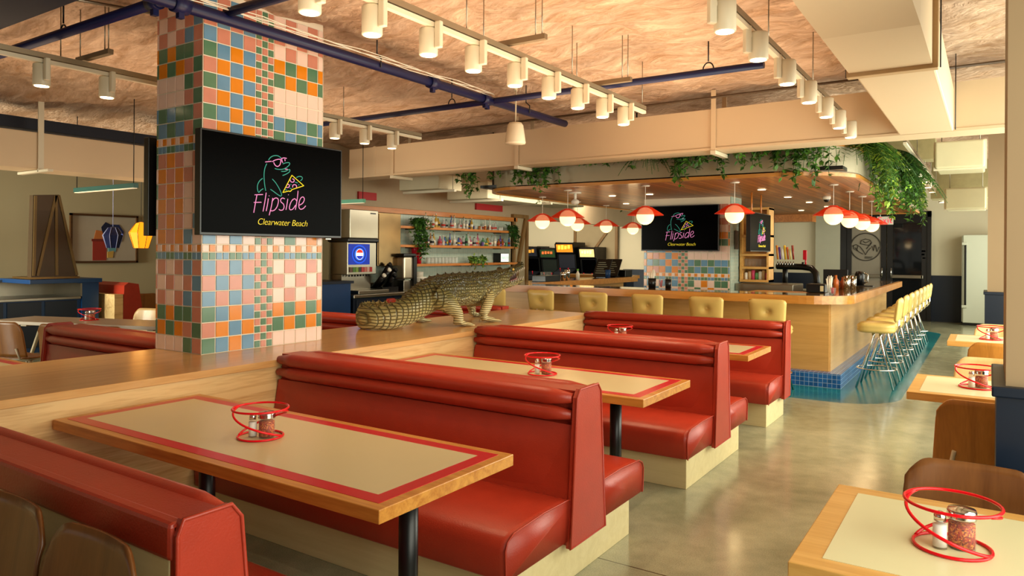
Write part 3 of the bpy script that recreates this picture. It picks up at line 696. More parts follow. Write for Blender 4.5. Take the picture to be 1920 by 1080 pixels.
def logo_mesh(m, key, r=.0034, sc=1.):
    """local: +X right, -Y out of the screen, Z up"""
    for st_ in LOGO[key]:
        P = [tvx(*p) for p in st_]; Q = []
        if len(P) > 2 and key != 'yellow':                   # smooth the stroke
            for i in range(len(P) - 1):
                p0 = P[max(i - 1, 0)]; p1 = P[i]; p2 = P[i + 1]; p3 = P[min(i + 2, len(P) - 1)]
                for k in range(4):
                    t = k / 4; Q.append(tuple(.5 * (2 * p1[j] + (p2[j] - p0[j]) * t + (2 * p0[j] - 5 * p1[j] + 4 * p2[j] - p3[j]) * t * t + (3 * p1[j] - p0[j] - 3 * p2[j] + p3[j]) * t ** 3) for j in (0, 1)))
            Q.append(P[-1])
        else: Q = P
        if key == 'yellow':
            for a, b_ in zip(Q[:-1], Q[1:]): m.tube([(a[0], -.024, a[1]), (b_[0], -.024, b_[1])], r, 5)
        else: m.tube([(a, -.024, b_) for a, b_ in Q], r, 5)
def text_mesh(body, size, shear=0., ext=.001, space=1.):
    cu = bpy.data.curves.new('txt', 'FONT'); cu.body = body; cu.size = size; cu.shear = shear; cu.extrude = ext; cu.offset = -.0012; cu.align_x = 'CENTER'; cu.align_y = 'CENTER'; cu.space_character = space
    o = bpy.data.objects.new('txt', cu); me = bpy.data.meshes.new_from_object(o); bpy.data.objects.remove(o); bpy.data.curves.remove(cu)
    bm = bmesh.new(); bm.from_mesh(me); bpy.data.meshes.remove(me); return bm
def text_into(m, body, size, M, shear=0., ext=.001, space=1.):
    b2 = text_mesh(body, size, shear, ext, space)
    vm = {v: m.bm.verts.new(M @ v.co) for v in b2.verts}
    for f in b2.faces:
        try: g = m.bm.faces.new([vm[v] for v in f.verts]); g.material_index = m.mi
        except ValueError: pass
    b2.free()
RX = Matrix.Rotation(PI / 2, 4, 'X')
def make_tv(label, W=1.25, H=.712):
    r = thing('television', label, 'television')
    m = MB(); m.box(-W / 2, W / 2, -.018, .045, -H / 2, H / 2, bev=.004); m.build('housing', black_pl, r)
    m = MB(); m.box(-W / 2 + .012, W / 2 - .012, -.0205, -.0175, -H / 2 + .018, H / 2 - .012)
    s = m.build('screen', screen, r)
    for k, mt in (('teal', neon_teal), ('pink', neon_pink), ('yellow', neon_yel)):
        m = MB(); logo_mesh(m, k)
        if k == 'yellow': text_into(m, 'Clearwater Beach', .066, Matrix.Translation((.045, -.0225, -.252)) @ RX, shear=.25, space=.95)
        m.build('logo_' + k, mt, s)
    m = MB(); m.box(W / 2 - .16, W / 2 - .10, -.01, .01, -H / 2 - .014, -H / 2, bev=.003); m.build('sensor', steel, r)
    m = MB(); m.box(-.15, .15, .045, .066, -.12, .12); m.build('wall_bracket', blackm, r)
    return r
tv = make_tv('large black television with neon pizza logo on the near tiled column')
tv.location = (-4.372, 3.455, 2.055); tv.rotation_euler = (0, 0, PI / 2)
t2 = dup(tv, (-4.03, 10.79, 1.985), 0, 'black television with the neon logo on the tiled column inside the bar')
t3 = dup(tv, (-2.74, 10.55, 1.90), PI / 2, 'narrow-looking television hung at right angles over the back bar shelves', scale=(.86, 1, .77))
t4 = dup(tv, (-5.095, 3.50, 2.055), -PI / 2, 'television seen edge-on at the left side of the near tiled column')
for k, y in enumerate((10.3, 10.8)): m = MB(); m.tube([(-2.79, y, 2.1), (-2.79, y, 2.455)], .012); tag(m.build('hanger_pole', oak_shelf_Y), 'bronze pole holding the hanging television under the canopy, %s of two' % ['nearer', 'farther'][k], 'pole')
# ================================================================ bar
r = thing('bar_counter', 'large U-shaped oak bar with rounded corner standing on a blue mosaic plinth', 'bar counter', (-4.0, 9.6, 0))
def round_rect(x0, x1, y0, y1, rr, n=8, corners=(1, 1, 1, 1)):
    P = []
    for (cx, cy, a, on) in ((x1 - rr, y0 + rr, -PI / 2, corners[0]), (x1 - rr, y1 - rr, 0, corners[1]), (x0 + rr, y1 - rr, PI / 2, corners[2]), (x0 + rr, y0 + rr, PI, corners[3])):
        if on: P += arc(cx, cy, rr, a, a + PI / 2, n)
        else: P.append((cx + rr * (1 if cx > (x0 + x1) / 2 else -1), cy + rr * (1 if cy > (y0 + y1) / 2 else -1)))
    return P
# counter top: U outline
out = arc(-1.35 - .55, 9.08 + .55, .55, -PI / 2, 0, 10) + [(-1.35, 15.2), (-1.98, 15.2)] + [(-1.98, 9.72), (-6.12, 9.72), (-6.12, 14.0), (-6.75, 14.0)] + arc(-6.75 + .55, 9.08 + .55, .55, PI, PI * 1.5, 10)
m = MB(); m.prism(out, 'Z', 1.0, 1.098)
bmesh.ops.recalc_face_normals(m.bm, faces=list(m.bm.faces)); m.build('counter_top', oak_bar_X, r)
# polished stone-like inlay of the top
inn = arc(-1.40 - .5, 9.13 + .5, .5, -PI / 2, 0, 10) + [(-1.40, 15.15), (-1.93, 15.15)] + [(-1.93, 9.67), (-6.17, 9.67), (-6.17, 13.95), (-6.70, 13.95)] + arc(-6.70 + .5, 9.13 + .5, .5, PI, PI * 1.5, 10)
m = MB(); m.prism(inn, 'Z', 1.096, 1.1005); m.build('glossy_top', plain('glossy_bar_top', '#6e5434', .08, var=.12, vscale=3, coat=.6), r)
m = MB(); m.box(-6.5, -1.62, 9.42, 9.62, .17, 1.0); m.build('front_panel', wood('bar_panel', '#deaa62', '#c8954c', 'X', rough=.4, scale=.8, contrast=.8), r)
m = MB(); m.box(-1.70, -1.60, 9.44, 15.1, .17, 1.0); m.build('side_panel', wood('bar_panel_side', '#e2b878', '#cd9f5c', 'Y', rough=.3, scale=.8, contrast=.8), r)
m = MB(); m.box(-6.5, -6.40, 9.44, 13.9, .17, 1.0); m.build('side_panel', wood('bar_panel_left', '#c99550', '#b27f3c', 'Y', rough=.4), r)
m = MB(); m.mi = 0; m.box(-6.62, -1.46, 9.26, 9.50, 0, .17)
for f in m.bm.faces: f.material_index = 0 if abs(f.normal.y) > .5 else (2 if abs(f.normal.z) > .5 else 1)
m.build('mosaic_plinth', [blue_tile, blue_tile_y, blue_tile_t], r)
m = MB(); m.box(-1.75, -1.462, 9.50, 15.15, 0, .17)
m.bm.normal_update()
for f in m.bm.faces: f.material_index = 0 if abs(f.normal.y) > .5 else (2 if abs(f.normal.z) > .5 else 1)
m.build('mosaic_plinth', [blue_tile, blue_tile_y, blue_tile_t], r)

# ---------------------------------------------------------------- bar stools
def make_stool():
    r = thing('bar_stool', 'x', 'bar stool', group='bar stools')
    m = MB(); n = 24
    def sq(a, s): c, d = math.cos(a), math.sin(a); k = (abs(c) ** 4 + abs(d) ** 4) ** -.25; return (c * k * s, d * k * s)
    rings = []
    for s, z in ((.12, .655), (.185, .66), (.205, .675), (.212, .70), (.205, .715), (.212, .73), (.205, .755), (.185, .772), (.10, .785), (.01, .788)):
        rings.append([(sq(2 * PI * i / n, s)[0], sq(2 * PI * i / n, s)[1], z) for i in range(n)])
    m.loft(rings); m.build('seat', yellow_v, r)
    # back at -Y: tufted pad, wider at the top
    m = MB(); rings = []; N = 16
    def pad(side):
        rows = []
        for k in range(N + 1):
            t = k / N; z = .79 + .29 * t; row = []
            for i in range(N + 1):
                u = -1 + 2 * i / N; e = max(abs(u), abs(2 * t - 1)); th = .034 * (1 - e ** 5)
                tu = math.exp(-((u * .2) ** 2 + (t * .29 - .145) ** 2) / .0016) * .045
                w = .195 + .022 * t; cr = max(0, abs(u) - .75) / .25; cz = max(0, abs(2 * t - 1) - .75) / .25
                sh = 1 - .08 * (cr * cz)
                row.append((u * w * sh, -.215 - .035 * t + side * (th - tu), .935 + (z - .935) * sh))
            rows.append(row)
        return rows
    m.loft(pad(1), cap=False, closed=False); m.loft(pad(-1), cap=False, closed=False); bmesh.ops.remove_doubles(m.bm, verts=list(m.bm.verts), dist=.0008)
    bmesh.ops.recalc_face_normals(m.bm, faces=list(m.bm.faces)); m.build('backrest', yellow_v, r)
    for bx in (-.06, .06): m = MB(); m.tube([(bx, -.13, .66), (bx, -.20, .67), (bx, -.235, .72), (bx, -.235, .85)], .009, 6); m.build('back_bracket', chrome, r)
    for i in range(4):
        a = PI / 4 + i * PI / 2; c, s = math.cos(a), math.sin(a); m = MB()
        m.tube([(c * .055, s * .055, .66), (c * .055, s * .055, .60), (c * .07, s * .07, .55), (c * .28, s * .28, .0)], .0125, 8); m.build('leg', chrome, r)
    m = MB(); R_ = .215; m.tube([(R_ * math.cos(2 * PI * i / 28), R_ * math.sin(2 * PI * i / 28), .22) for i in range(28)], .0095, 8, closed=True); m.build('foot_ring', chrome, r)
    return r
S = make_stool(); us = []
fx = (-5.92, -5.13, -4.33, -3.57, -2.82, -2.11)
nm = ('leftmost one at the near bar side, mostly behind the crocodile', 'second stool from the left facing the near bar side', 'third stool from the left facing the near bar side', 'fourth stool from the left facing the near bar side', 'fifth stool facing the near bar side, next to the last one', 'rightmost one at the near bar side, behind the farthest booth')
for x, n_ in zip(fx, nm): place(S, us, (x, 8.70, 0), 0, 'yellow tufted bar stool, ' + n_, 'bar stools')
od = ('nearest', 'second', 'third', 'fourth', 'fifth', 'sixth', 'seventh', 'farthest')
for k in range(8): place(S, us, (-1.13, 9.72 + .755 * k, 0), PI / 2, 'yellow bar stool on the aisle side of the bar, %s of that line' % od[k], 'bar stools')

# ---------------------------------------------------------------- slatted canopy over the bar
r = thing('bar_canopy', 'slatted wooden canopy with rounded corner and grey fascia hanging over the bar', 'canopy', (-3.6, 12.6, 2.46))
P = round_rect(-6.1, -1.22, 8.17, 17.1, .75, 12, (1, 0, 0, 1))
m = MB(); m.prism(P, 'Z', 2.46, 2.50); m.build('slatted_soffit', oak_slat, r)
def band(m, off0, off1, z0, z1, n=12):
    o = round_rect(-6.1 - off1, -1.22 + off1, 8.17 - off1, 17.1 + off1, .75 + off1, n, (1, 0, 0, 1)); i = round_rect(-6.1 - off0, -1.22 + off0, 8.17 - off0, 17.1 + off0, .75 + off0, n, (1, 0, 0, 1)); k = len(o)
    rings = [[(*o[j], z0) for j in range(k)], [(*o[j], z1) for j in range(k)], [(*i[j], z1) for j in range(k)], [(*i[j], z0) for j in range(k)]]
    rings.append(rings[0]); m.loft(rings, cap=False, smooth=False)
m = MB(); band(m, -.04, .012, 2.445, 2.485); band(m, -.04, .012, 2.77, 2.80); m.build('wood_edge', oak_bar_X, r)
m = MB(); band(m, -.03, .0, 2.485, 2.77); m.build('grey_fascia', plain('fascia_grey', '#a39a80', .45, metal=.25), r)
m = MB(); m.box(-6.05, -1.3, 8.3, 17.0, 2.50, 2.54); m.build('planter_floor', blackm, r)
for x, y in ((-5.9, 8.4), (-1.5, 9.0), (-1.5, 16.8), (-5.9, 16.8), (-3.7, 8.4), (-3.7, 16.8)):
    m = MB(); m.cyl((x, y, 2.5), (x, y, 3.36), .01, 6); m.build('hanging_rod', blackm, r)
# bulkhead beyond the canopy
m = MB(); m.box(-5.6, -3.2, 16.6, 17.0, 2.30, 2.46); tag(m.build('canopy_beam', oak_shelf_Y), 'reddish wooden beam across the far end of the canopy', 'beam')

# downlights
dl = thing('downlight', 'x', 'downlight', group='downlights in the canopy'); m = MB(); m.lathe([(0, -.004), (.055, -.004), (.07, -.001), (.07, 0.), (0, 0)], seg=20); m.build('trim_ring', white_m, dl)
m = MB(); m.lathe([(0, -.008), (.05, -.008), (.05, -.004), (0, -.004)], seg=20); m.build('lens', lens_m, dl); us = []
for i, (px, py) in enumerate([(-4.75, 9.9), (-4.15, 9.9), (-2.55, 9.9), (-2.55, 11.4), (-2.5, 12.7), (-2.45, 14.0), (-2.4, 15.3), (-5.3, 11.6), (-3.1, 15.0)]):
    q = place(dl, us, (px, py, 2.459), 0, 'round recessed downlight in the slatted canopy, ' + ['left of the bar column, nearer one', 'just before the bar column', 'nearest of the line right of the bar column', 'second of the line right of the bar column', 'third of the line right of the bar column', 'fourth of the line right of the bar column', 'farthest of the line right of the bar column', 'over the left wing of the bar', 'above the hanging television'][i], 'downlights in the canopy')
    spot(q, (0, 0, -.012), 9, 95, (1., .75, .45))
r = thing('security_camera', 'small white dome security camera under the canopy', 'camera', (-2.03, 11.55, 2.46))
m = MB(); m.lathe([(0, -.05), (.05, -.05), (.06, -.03), (.06, 0), (0, 0)], (-2.03, 11.55, 2.46)); m.build('mount', white_c, r)
m = MB(); m.sphere((-2.03, 11.55, 2.41), .042, 16); m.build('dome', black_pl, r)
r = thing('security_camera', 'white dome camera on a short stem at the left end of the canopy', 'camera', (-4.95, 9.1, 2.46))
m = MB(); m.lathe([(0, -.02), (.09, -.02), (.09, 0), (0, 0)], (-4.95, 9.1, 2.46)); m.cyl((-4.95, 9.1, 2.35), (-4.95, 9.1, 2.45), .02); m.build('mount', white_c, r)
m = MB(); m.sphere((-4.95, 9.1, 2.32), .06, 16, sc=(1, 1, .7)); m.build('dome', white_c, r)

# ---------------------------------------------------------------- pendant lamps
def make_pendant(cord=.38):
    r = thing('pendant_lamp', 'x', 'pendant lamp', group='red pendant lamps')
    m = MB(); m.sphere((0, 0, 0), .112, 24, ri=14); m.build('opal_globe', globe_m, r)
    m = MB(); seg = 40; R = []
    for rr, z in ((.06, .118), (.085, .112), (.235, .012)): R.append([(rr * math.cos(2 * PI * i / seg) * (1 + (.05 * math.cos(8 * 2 * PI * i / seg) if rr > .2 else 0)), rr * math.sin(2 * PI * i / seg) * (1 + (.05 * math.cos(8 * 2 * PI * i / seg) if rr > .2 else 0)), z) for i in range(seg)])
    m.loft(R, cap=False); fs = list(m.bm.faces); bmesh.ops.recalc_face_normals(m.bm, faces=fs); bmesh.ops.solidify(m.bm, geom=fs, thickness=.004)
    m.lathe([(0, .114), (.062, .114), (.05, .128), (.012, .132), (0, .132)], seg=20); m.build('lamp_shade', shade_m, r)
    m = MB(); m.cyl((0, 0, .13), (0, 0, cord), .004, 6); m.build('cord', white_c, r)
    m = MB(); m.lathe([(0, cord - .012), (.05, cord - .012), (.06, cord), (0, cord)], seg=20); m.build('ceiling_rose', white_c, r)
    return r
Pn = make_pendant(.388); us = []
pl = [(-4.86, 8.72, 'left one of the near row over the bar front'), (-3.68, 8.64, 'middle one of the near row beside the bar television'), (-2.57, 8.74, 'right one of the near row before the bar television'),
      (-5.81, 9.62, 'leftmost lamp over the left wing of the bar'), (-5.83, 10.8, 'second lamp along the left wing, half behind a nearer lamp'), (-5.83, 11.9, 'third lamp along the left wing of the bar'), (-5.86, 13.15, 'farthest lamp along the left wing of the bar'),
      (-1.61, 9.62, 'nearest lamp of the row over the aisle side of the bar'), (-1.60, 10.78, 'second lamp of the row over the aisle side'), (-1.58, 11.80, 'third lamp of the row over the aisle side'), (-1.59, 12.93, 'farthest lamp of the row over the aisle side')]
for x, y, n_ in pl:
    q = place(Pn, us, (x, y, 2.07), 0, 'red glowing pendant lamp, ' + n_, 'red pendant lamps')
    point(q, (0, 0, -.14), 3.5, (1., .70, .36), .1)
# ================================================================ ducts, pipes, tracks
def yd(x): return 7.78 - (x + 8.14) * .0318
r = thing('air_duct', 'long cream rectangular duct crossing the whole room in front of the bar canopy', 'duct', (-3.5, 7.8, 2.70))
m = MB(); o = [(-8.14, yd(-8.14)), (1.09, yd(1.09)), (1.09, yd(1.09) + .34), (-8.14, yd(-8.14) + .34)]
m.prism(o, 'Z', 2.72, 3.14); o2 = [(-8.14, yd(-8.14) - .012), (1.09, yd(1.09) - .012), (1.09, yd(1.09) + .35), (-8.14, yd(-8.14) + .35)]; m.prism(o2, 'Z', 2.70, 2.725)
m.build('duct_body', duct_m, r)
m = MB(); m.box(-7.62, -7.58, yd(-7.6) - .006, yd(-7.6) + .35, 2.715, 3.15); m.build('duct_seam', duct_m, r)
for x in (-7.22, -5.02, -2.46):
    for dy in (-.022, .355): m = MB(); m.box(x - .025, x + .025, yd(x) + dy, yd(x) + dy + .01, 2.68, 3.34); m.build('hanger_strap', duct_m, r)
    m = MB(); m.box(x - .03, x + .03, yd(x) - .03, yd(x) + .40, 2.655, 2.695, bev=.004); m.build('support_channel', white_m, r)
r = thing('air_duct', 'cream duct at the upper right running back from the camera with a flanged joint', 'duct', (-.48, 5.5, 2.70))
m = MB(); m.box(-.70, -.27, 4.83, 7.50, 2.70, 3.08, bev=.012); m.build('duct_body', duct_m, r)
m = MB(); rr = []
for x0, x1, y, z0, z1 in ((-.72, -.28, 4.80, 2.70, 3.08), (-.72, -.28, 3.95, 2.70, 3.08), (-.76, -.30, 3.6, 2.76, 3.12), (-.80, -.30, 2.6, 2.86, 3.22), (-.80, -.30, 1.2, 2.86, 3.22)):
    rr.append([(x0, y, z0), (x1, y, z0), (x1, y, z1), (x0, y, z1)])
m.loft(rr, smooth=False); m.build('duct_body', duct_m, r)
m = MB(); m.box(-.735, -.25, 4.79, 4.86, 2.675, 3.10, bev=.004); m.build('joint_flange', plain('duct_flange', '#c3a57c', .5), r)
for x, y in ((-.24, 4.82), (-.25, 7.3), (-.74, 4.82)): m = MB(); m.cyl((x, y, 2.68), (x, y, 3.4), .004, 6); m.build('hanging_rod', blackm, r)
for k, (y, z0, z1, x0, x1) in enumerate(((10.0, 2.63, 2.95, -.55, -.05), (14.0, 2.36, 2.70, -.62, -.05))):
    r = thing('air_duct', ['short pale duct section behind the crossing duct at the right', 'lowest pale duct section at the far right above the refrigerator'][k], 'duct', ((x0 + x1) / 2, y + .4, z0))
    m = MB(); m.box(x0, x1, y, y + .8, z0, z1, bev=.02); m.build('duct_body', plain('duct_pale', '#cfc9a4', .55), r); m = MB(); m.box(x0 - .02, x1 + .02, y + .1, y + .15, z0 - .015, z1 + .01); m.build('support_channel', white_m, r)
    for x in (x0 + .05, x1 - .05): m = MB(); m.cyl((x, y + .4, z1 - .02), (x, y + .4, 3.5), .005, 6); m.build('hanging_rod', steel, r)
m = MB(); m.box(-.9, 1.05, 15.2, 15.8, 2.62, 3.5); struct('ceiling_beam', m, plain('bare_concrete', '#a49a70', .9, var=.2, vscale=8, bump=.5, bscale=20))
m = MB(); m.box(-1.35, -.66, 12.0, 12.4, 2.98, 3.5); struct('ceiling_beam', m, plain('bare_concrete_b', '#b3a878', .9, var=.2, vscale=8, bump=.5, bscale=20))
r = thing('air_duct', 'cream duct high on the left running past the tiled column', 'duct', (-9.2, 3.5, 2.5))
m = MB(); m.box(-9.45, -9.0, -3.6, 7.6, 2.50, 2.92, bev=.01); m.build('duct_body', duct_m, r)
for y in (3.86, 5.55, 2.2):
    m = MB(); m.box(-8.995, -8.98, y - .03, y + .03, 2.47, 3.3); m.build('hanger_strap', white_m, r)
    m = MB(); m.box(-9.5, -8.75, y - .03, y + .03, 2.465, 2.495, bev=.004); m.build('support_channel', white_m, r)
m = MB(); m.box(-9.5, -9.3, -3.6, 7.6, 2.99, 3.12); tag(m.build('service_beam', plain('near_black_navy', '#0a0f24', .6)), 'dark beam along the top of the left duct', 'beam')
for k, b_ in enumerate([(-8.15, -7.3, 8.9, 9.5, 2.60, 2.84), (-8.1, -7.2, 10.1, 11.9, 2.52, 2.82), (-8.3, -7.5, 12.3, 14.2, 2.60, 2.9)]):
    r = thing('air_duct', ['small duct box over the soda machine', 'wide pale duct box over the bottle shelves', 'duct box at the right end of the bottle shelves'][k], 'duct', (b_[0], b_[2], b_[4]))
    m = MB(); m.box(*b_, bev=.015); m.build('duct_body', plain('duct_grey%d' % k, '#c4b998', .55), r); m = MB(); m.box(b_[0] - .1, b_[1] + .15, b_[2] + .2, b_[2] + .26, b_[4] - .04, b_[4], bev=.004); m.build('support_channel', white_m, r)
    for x in (b_[0] - .05, b_[1] + .1): m = MB(); m.cyl((x, b_[2] + .23, b_[4] - .02), (x, b_[2] + .23, 3.5), .005, 6); m.build('hanging_rod', steel, r)
m = MB(); m.box(-8.0, -3.0, 2.10 - .9, 2.07, 3.03, 3.25); tag(m.build('painted_beam', plain('dark_navy_beam', '#0b1230', .55)), 'broad navy beam crossing the top left corner of the view', 'beam')

def pipe(label, pts, rr, couplings=()):
    r = thing('sprinkler_pipe', label, 'pipe', pts[0]); m = MB(); m.tube(pts, rr, 14); m.build('pipe_run', navy_pipe, r)
    a = Vector(pts[0]); d = (Vector(pts[-1]) - a).normalized()
    for t in couplings:
        p = a + d * t; m = MB(); m.cyl(p - d * .05, p + d * .05, rr * 1.35, 14); m.box(p.x - .018, p.x + .018, p.y - .018, p.y + .018, p.z - rr - .045, p.z - rr * .9); m.build('coupling', navy_pipe, r)
    return r
p1 = pipe('thick navy sprinkler pipe with white cables on it, running back past the tiled column', [(-4.14, .2, 3.10), (-4.14, 7.35, 3.10)], .040, (2.35, 4.75, 5.55))
p2 = pipe('navy pipe crossing behind the white hanging speaker', [(-8.6, 5.87, 3.10), (-1.5, 5.87, 3.10)], .030, (4.4,))
p3 = pipe('navy pipe at the upper left passing over the spot track', [(-9.5, 2.48, 3.12), (-4.14, 2.48, 3.12)], .034, (2.6, 5.2))
p4 = pipe('short navy branch pipe leaving the thick pipe near the top of the view', [(-4.14, 2.87, 3.14), (-1.2, 2.87, 3.14)], .030)
for P_, xs in ((p1, [(-4.14, 4.25), (-4.14, 6.5)]), (p2, [(-4.65, 5.87), (-1.95, 5.87)]), (p3, [(-5.45, 2.48)])):
    for x, y in xs:
        m = MB(); m.cyl((x, y, 3.19), (x, y, 3.42), .006, 6); m.tube([(x + .045 * math.cos(a), y, 3.12 + .06 * math.sin(a)) for a in [PI * k / 8 for k in range(9)]] if P_ is not p1 else [(x, y + .0, 3.2), (x + .045, y, 3.16), (x + .045, y, 3.08)], .006, 6); m.build('pipe_hanger', blackm, P_)
m = MB()
for k in range(4): m.tube([(-4.10 + .012 * k, 1.6 + .3 * i, 3.142 + .012 * math.sin(i * 1.7 + k * 2) + .004 * k) for i in range(15)], .0035, 5)
tag(m.build('cable_bundle', white_c), 'thin white cables lying along the thick navy pipe', 'cable')
m = MB(); m.tube([(-5.6, 1.4, 3.3), (-5.02, 2.9, 3.3)], .012, 6); tag(m.build('conduit', steel), 'thin steel conduit at the top left beside the tiled column', 'conduit')
m = MB(); m.tube([(-6.9, 7.6, 3.22), (1.0, 7.33, 3.24)], .013, 6); tag(m.build('conduit', plain('brown_conduit', '#4c3a26', .5)), 'brown conduit running along the top edge of the crossing duct', 'conduit')

# hanging speaker
r = thing('hanging_speaker', 'white cone-shaped speaker hanging by a cord from the ceiling centre', 'speaker', (-3.88, 5.9, 2.66))
m = MB(); m.lathe([(0, 0), (.10, 0), (.103, .01), (.078, .18), (.06, .205), (0, .205)], (-3.88, 5.9, 2.66), 24); m.build('cone_body', white_m, r)
m = MB(); m.cyl((-3.88, 5.9, 2.86), (-3.88, 5.9, 3.35), .004, 6); m.tube([(-3.86, 5.9, 3.3), (-3.80, 5.9, 3.24), (-3.83, 5.9, 3.17), (-3.87, 5.9, 3.2), (-3.875, 5.9, 2.9)], .004, 6); m.cyl((-3.88, 5.9, 3.18), (-3.88, 5.9, 3.26), .02, 8); m.build('cord', white_m, r)

# ---------------------------------------------------------------- lighting tracks
def make_head():
    r = thing('track_spotlight', 'x', 'spotlight', group='track heads')
    m = MB(); m.lathe([(0, .0), (.046, .0), (.052, -.002), (.055, .004), (.055, .145), (.05, .153), (0, .155)], seg=24); m.build('lamp_can', white_m, r)
    m = MB(); m.lathe([(0, -.004), (.044, -.004), (.044, .001), (0, .001)], seg=24); m.build('lens', lens_m, r)
    m = MB(); m.box(.056, .098, -.016, .016, .03, .185, bev=.006); m.box(.045, .08, -.012, .012, .12, .14); m.build('driver_arm', white_m, r)
    return r
H = make_head(); us = []
def track(label, x, y0, y1, z):
    r = thing('lighting_track', label, 'light track', (x, y0, z))
    m = MB(); m.box(x - .018, x + .018, y0, y1, z, z + .026); m.build('track_rail', white_m, r)
    m = MB(); m.box(x - .02, x + .02, y0, y1, z + .034, z + .07); m.build('strut_channel', plain('galvanised', '#a0937a', .4, metal=.7), r)
    y = y0 + .3
    while y < y1:
        m = MB(); m.cyl((x, y, z + .06), (x, y, 3.40), .004, 6); m.build('threaded_rod', steel, r); y += 1.35
    return r
track('white spotlight track from the top middle of the view towards the hanging duct', -2.70, 1.9, 6.30, 2.90)
for k, y in enumerate((2.35, 2.77, 3.23, 3.67, 4.15, 4.61, 5.06, 5.50, 5.92)):
    q = place(H, us, (-2.70 - .07 + .035, y, 2.745), 0, 'white cylinder spotlight on the middle track, counted from the near end: %s' % ['first', 'second', 'third', 'fourth', 'fifth', 'sixth', 'seventh', 'eighth', 'ninth and last'][k], 'track heads'); spot(q, (0, 0, -.01), 12, 78)
track('white spotlight track at the upper right beside the cream duct', -1.15, 1.6, 7.25, 2.86)
for k, y in enumerate((3.56, 4.18, 4.88, 5.56, 6.22, 6.82, 7.55 - .12)):
    q = place(H, us, (-1.10, y, 2.70), -2.2, 'white cylinder spotlight on the upper right track, %s from the camera' % ['nearest', 'second', 'third', 'fourth', 'fifth', 'sixth', 'farthest'][k], 'track heads'); spot(q, (0, 0, -.01), 12, 78)
q['label'] = 'white cylinder spotlight tilted sideways at the far end of the upper right track'
track('white spotlight track at the left running behind the tiled column', -5.53, -.5, 6.4, 2.90)
for k, y in enumerate((1.5, 2.39, 2.84, 5.11, 5.53, 5.95)):
    q = place(H, us, (-5.56, y, 2.745), 0, 'white cylinder spotlight on the left track, ' + ['out at the left edge', 'left one of two left of the tiled column', 'right one of two left of the tiled column', 'just right of the tiled column', 'middle of three right of the tiled column', 'last of three right of the tiled column'][k], 'track heads'); spot(q, (0, 0, -.01), 22, 78)
track('distant spotlight track at the right above the aisle', -.80, 9.2, 18.5, 2.84)
for k in range(8):
    q = place(H, us, (-.83, 10.4 + k * 1.0, 2.68), -2.2, 'white spotlight in the distant cluster at the right, %s of its line' % ['nearest', 'second', 'third', 'fourth', 'fifth', 'sixth', 'seventh', 'farthest'][k], 'track heads'); spot(q, (0, 0, -.01), 18, 78)
def strut(label, x0, x1, y, z=2.985):
    r = thing('strut_channel', label, 'strut', (x0, y, z)); m = MB(); m.box(x0, x1, y - .02, y + .02, z, z + .035); m.build('channel', plain('strut_steel', '#8d7c62', .45, metal=.6), r)
    for x in (x0 + .03, x1 - .03, x1 - .08): m = MB(); m.cyl((x, y, z), (x, y, 3.42), .004, 6); m.build('threaded_rod', steel, r)
strut('short steel strut hung across the middle track, nearer one', -2.94, -2.41, 4.02); strut('short steel strut hung across the middle track, farther one', -2.95, -2.42, 5.38); strut('short steel strut hung across the left track', -5.66, -5.2, 2.68)

# suspended linear lights
def linear(label, x0, x1, y, mat, rods):
    r = thing('linear_light', label, 'linear lamp', (x0, y, 2.33)); m = MB(); m.box(x0, x1, y - .03, y + .03, 2.315, 2.37, bev=.003); m.build('housing', mat, r)
    m = MB(); m.box(x0 + .02, x1 - .02, y - .025, y + .025, 2.308, 2.317); m.build('diffuser', emit('linear_diffuser', '#ffe8c0', .5), r)
    for x in rods: m = MB(); m.cyl((x, y, 2.37), (x, y, 3.40), .005, 6); m.build('hanging_rod', blackm, r)
linear('dark teal linear lamp hanging at the left of the tiled column', -9.65, -8.25, 4.55, teal_m, (-9.62, -8.3)); linear('mint green linear lamp end just right of the large television', -9.0, -7.72, 7.68, mint_m, (-8.9, -7.75))
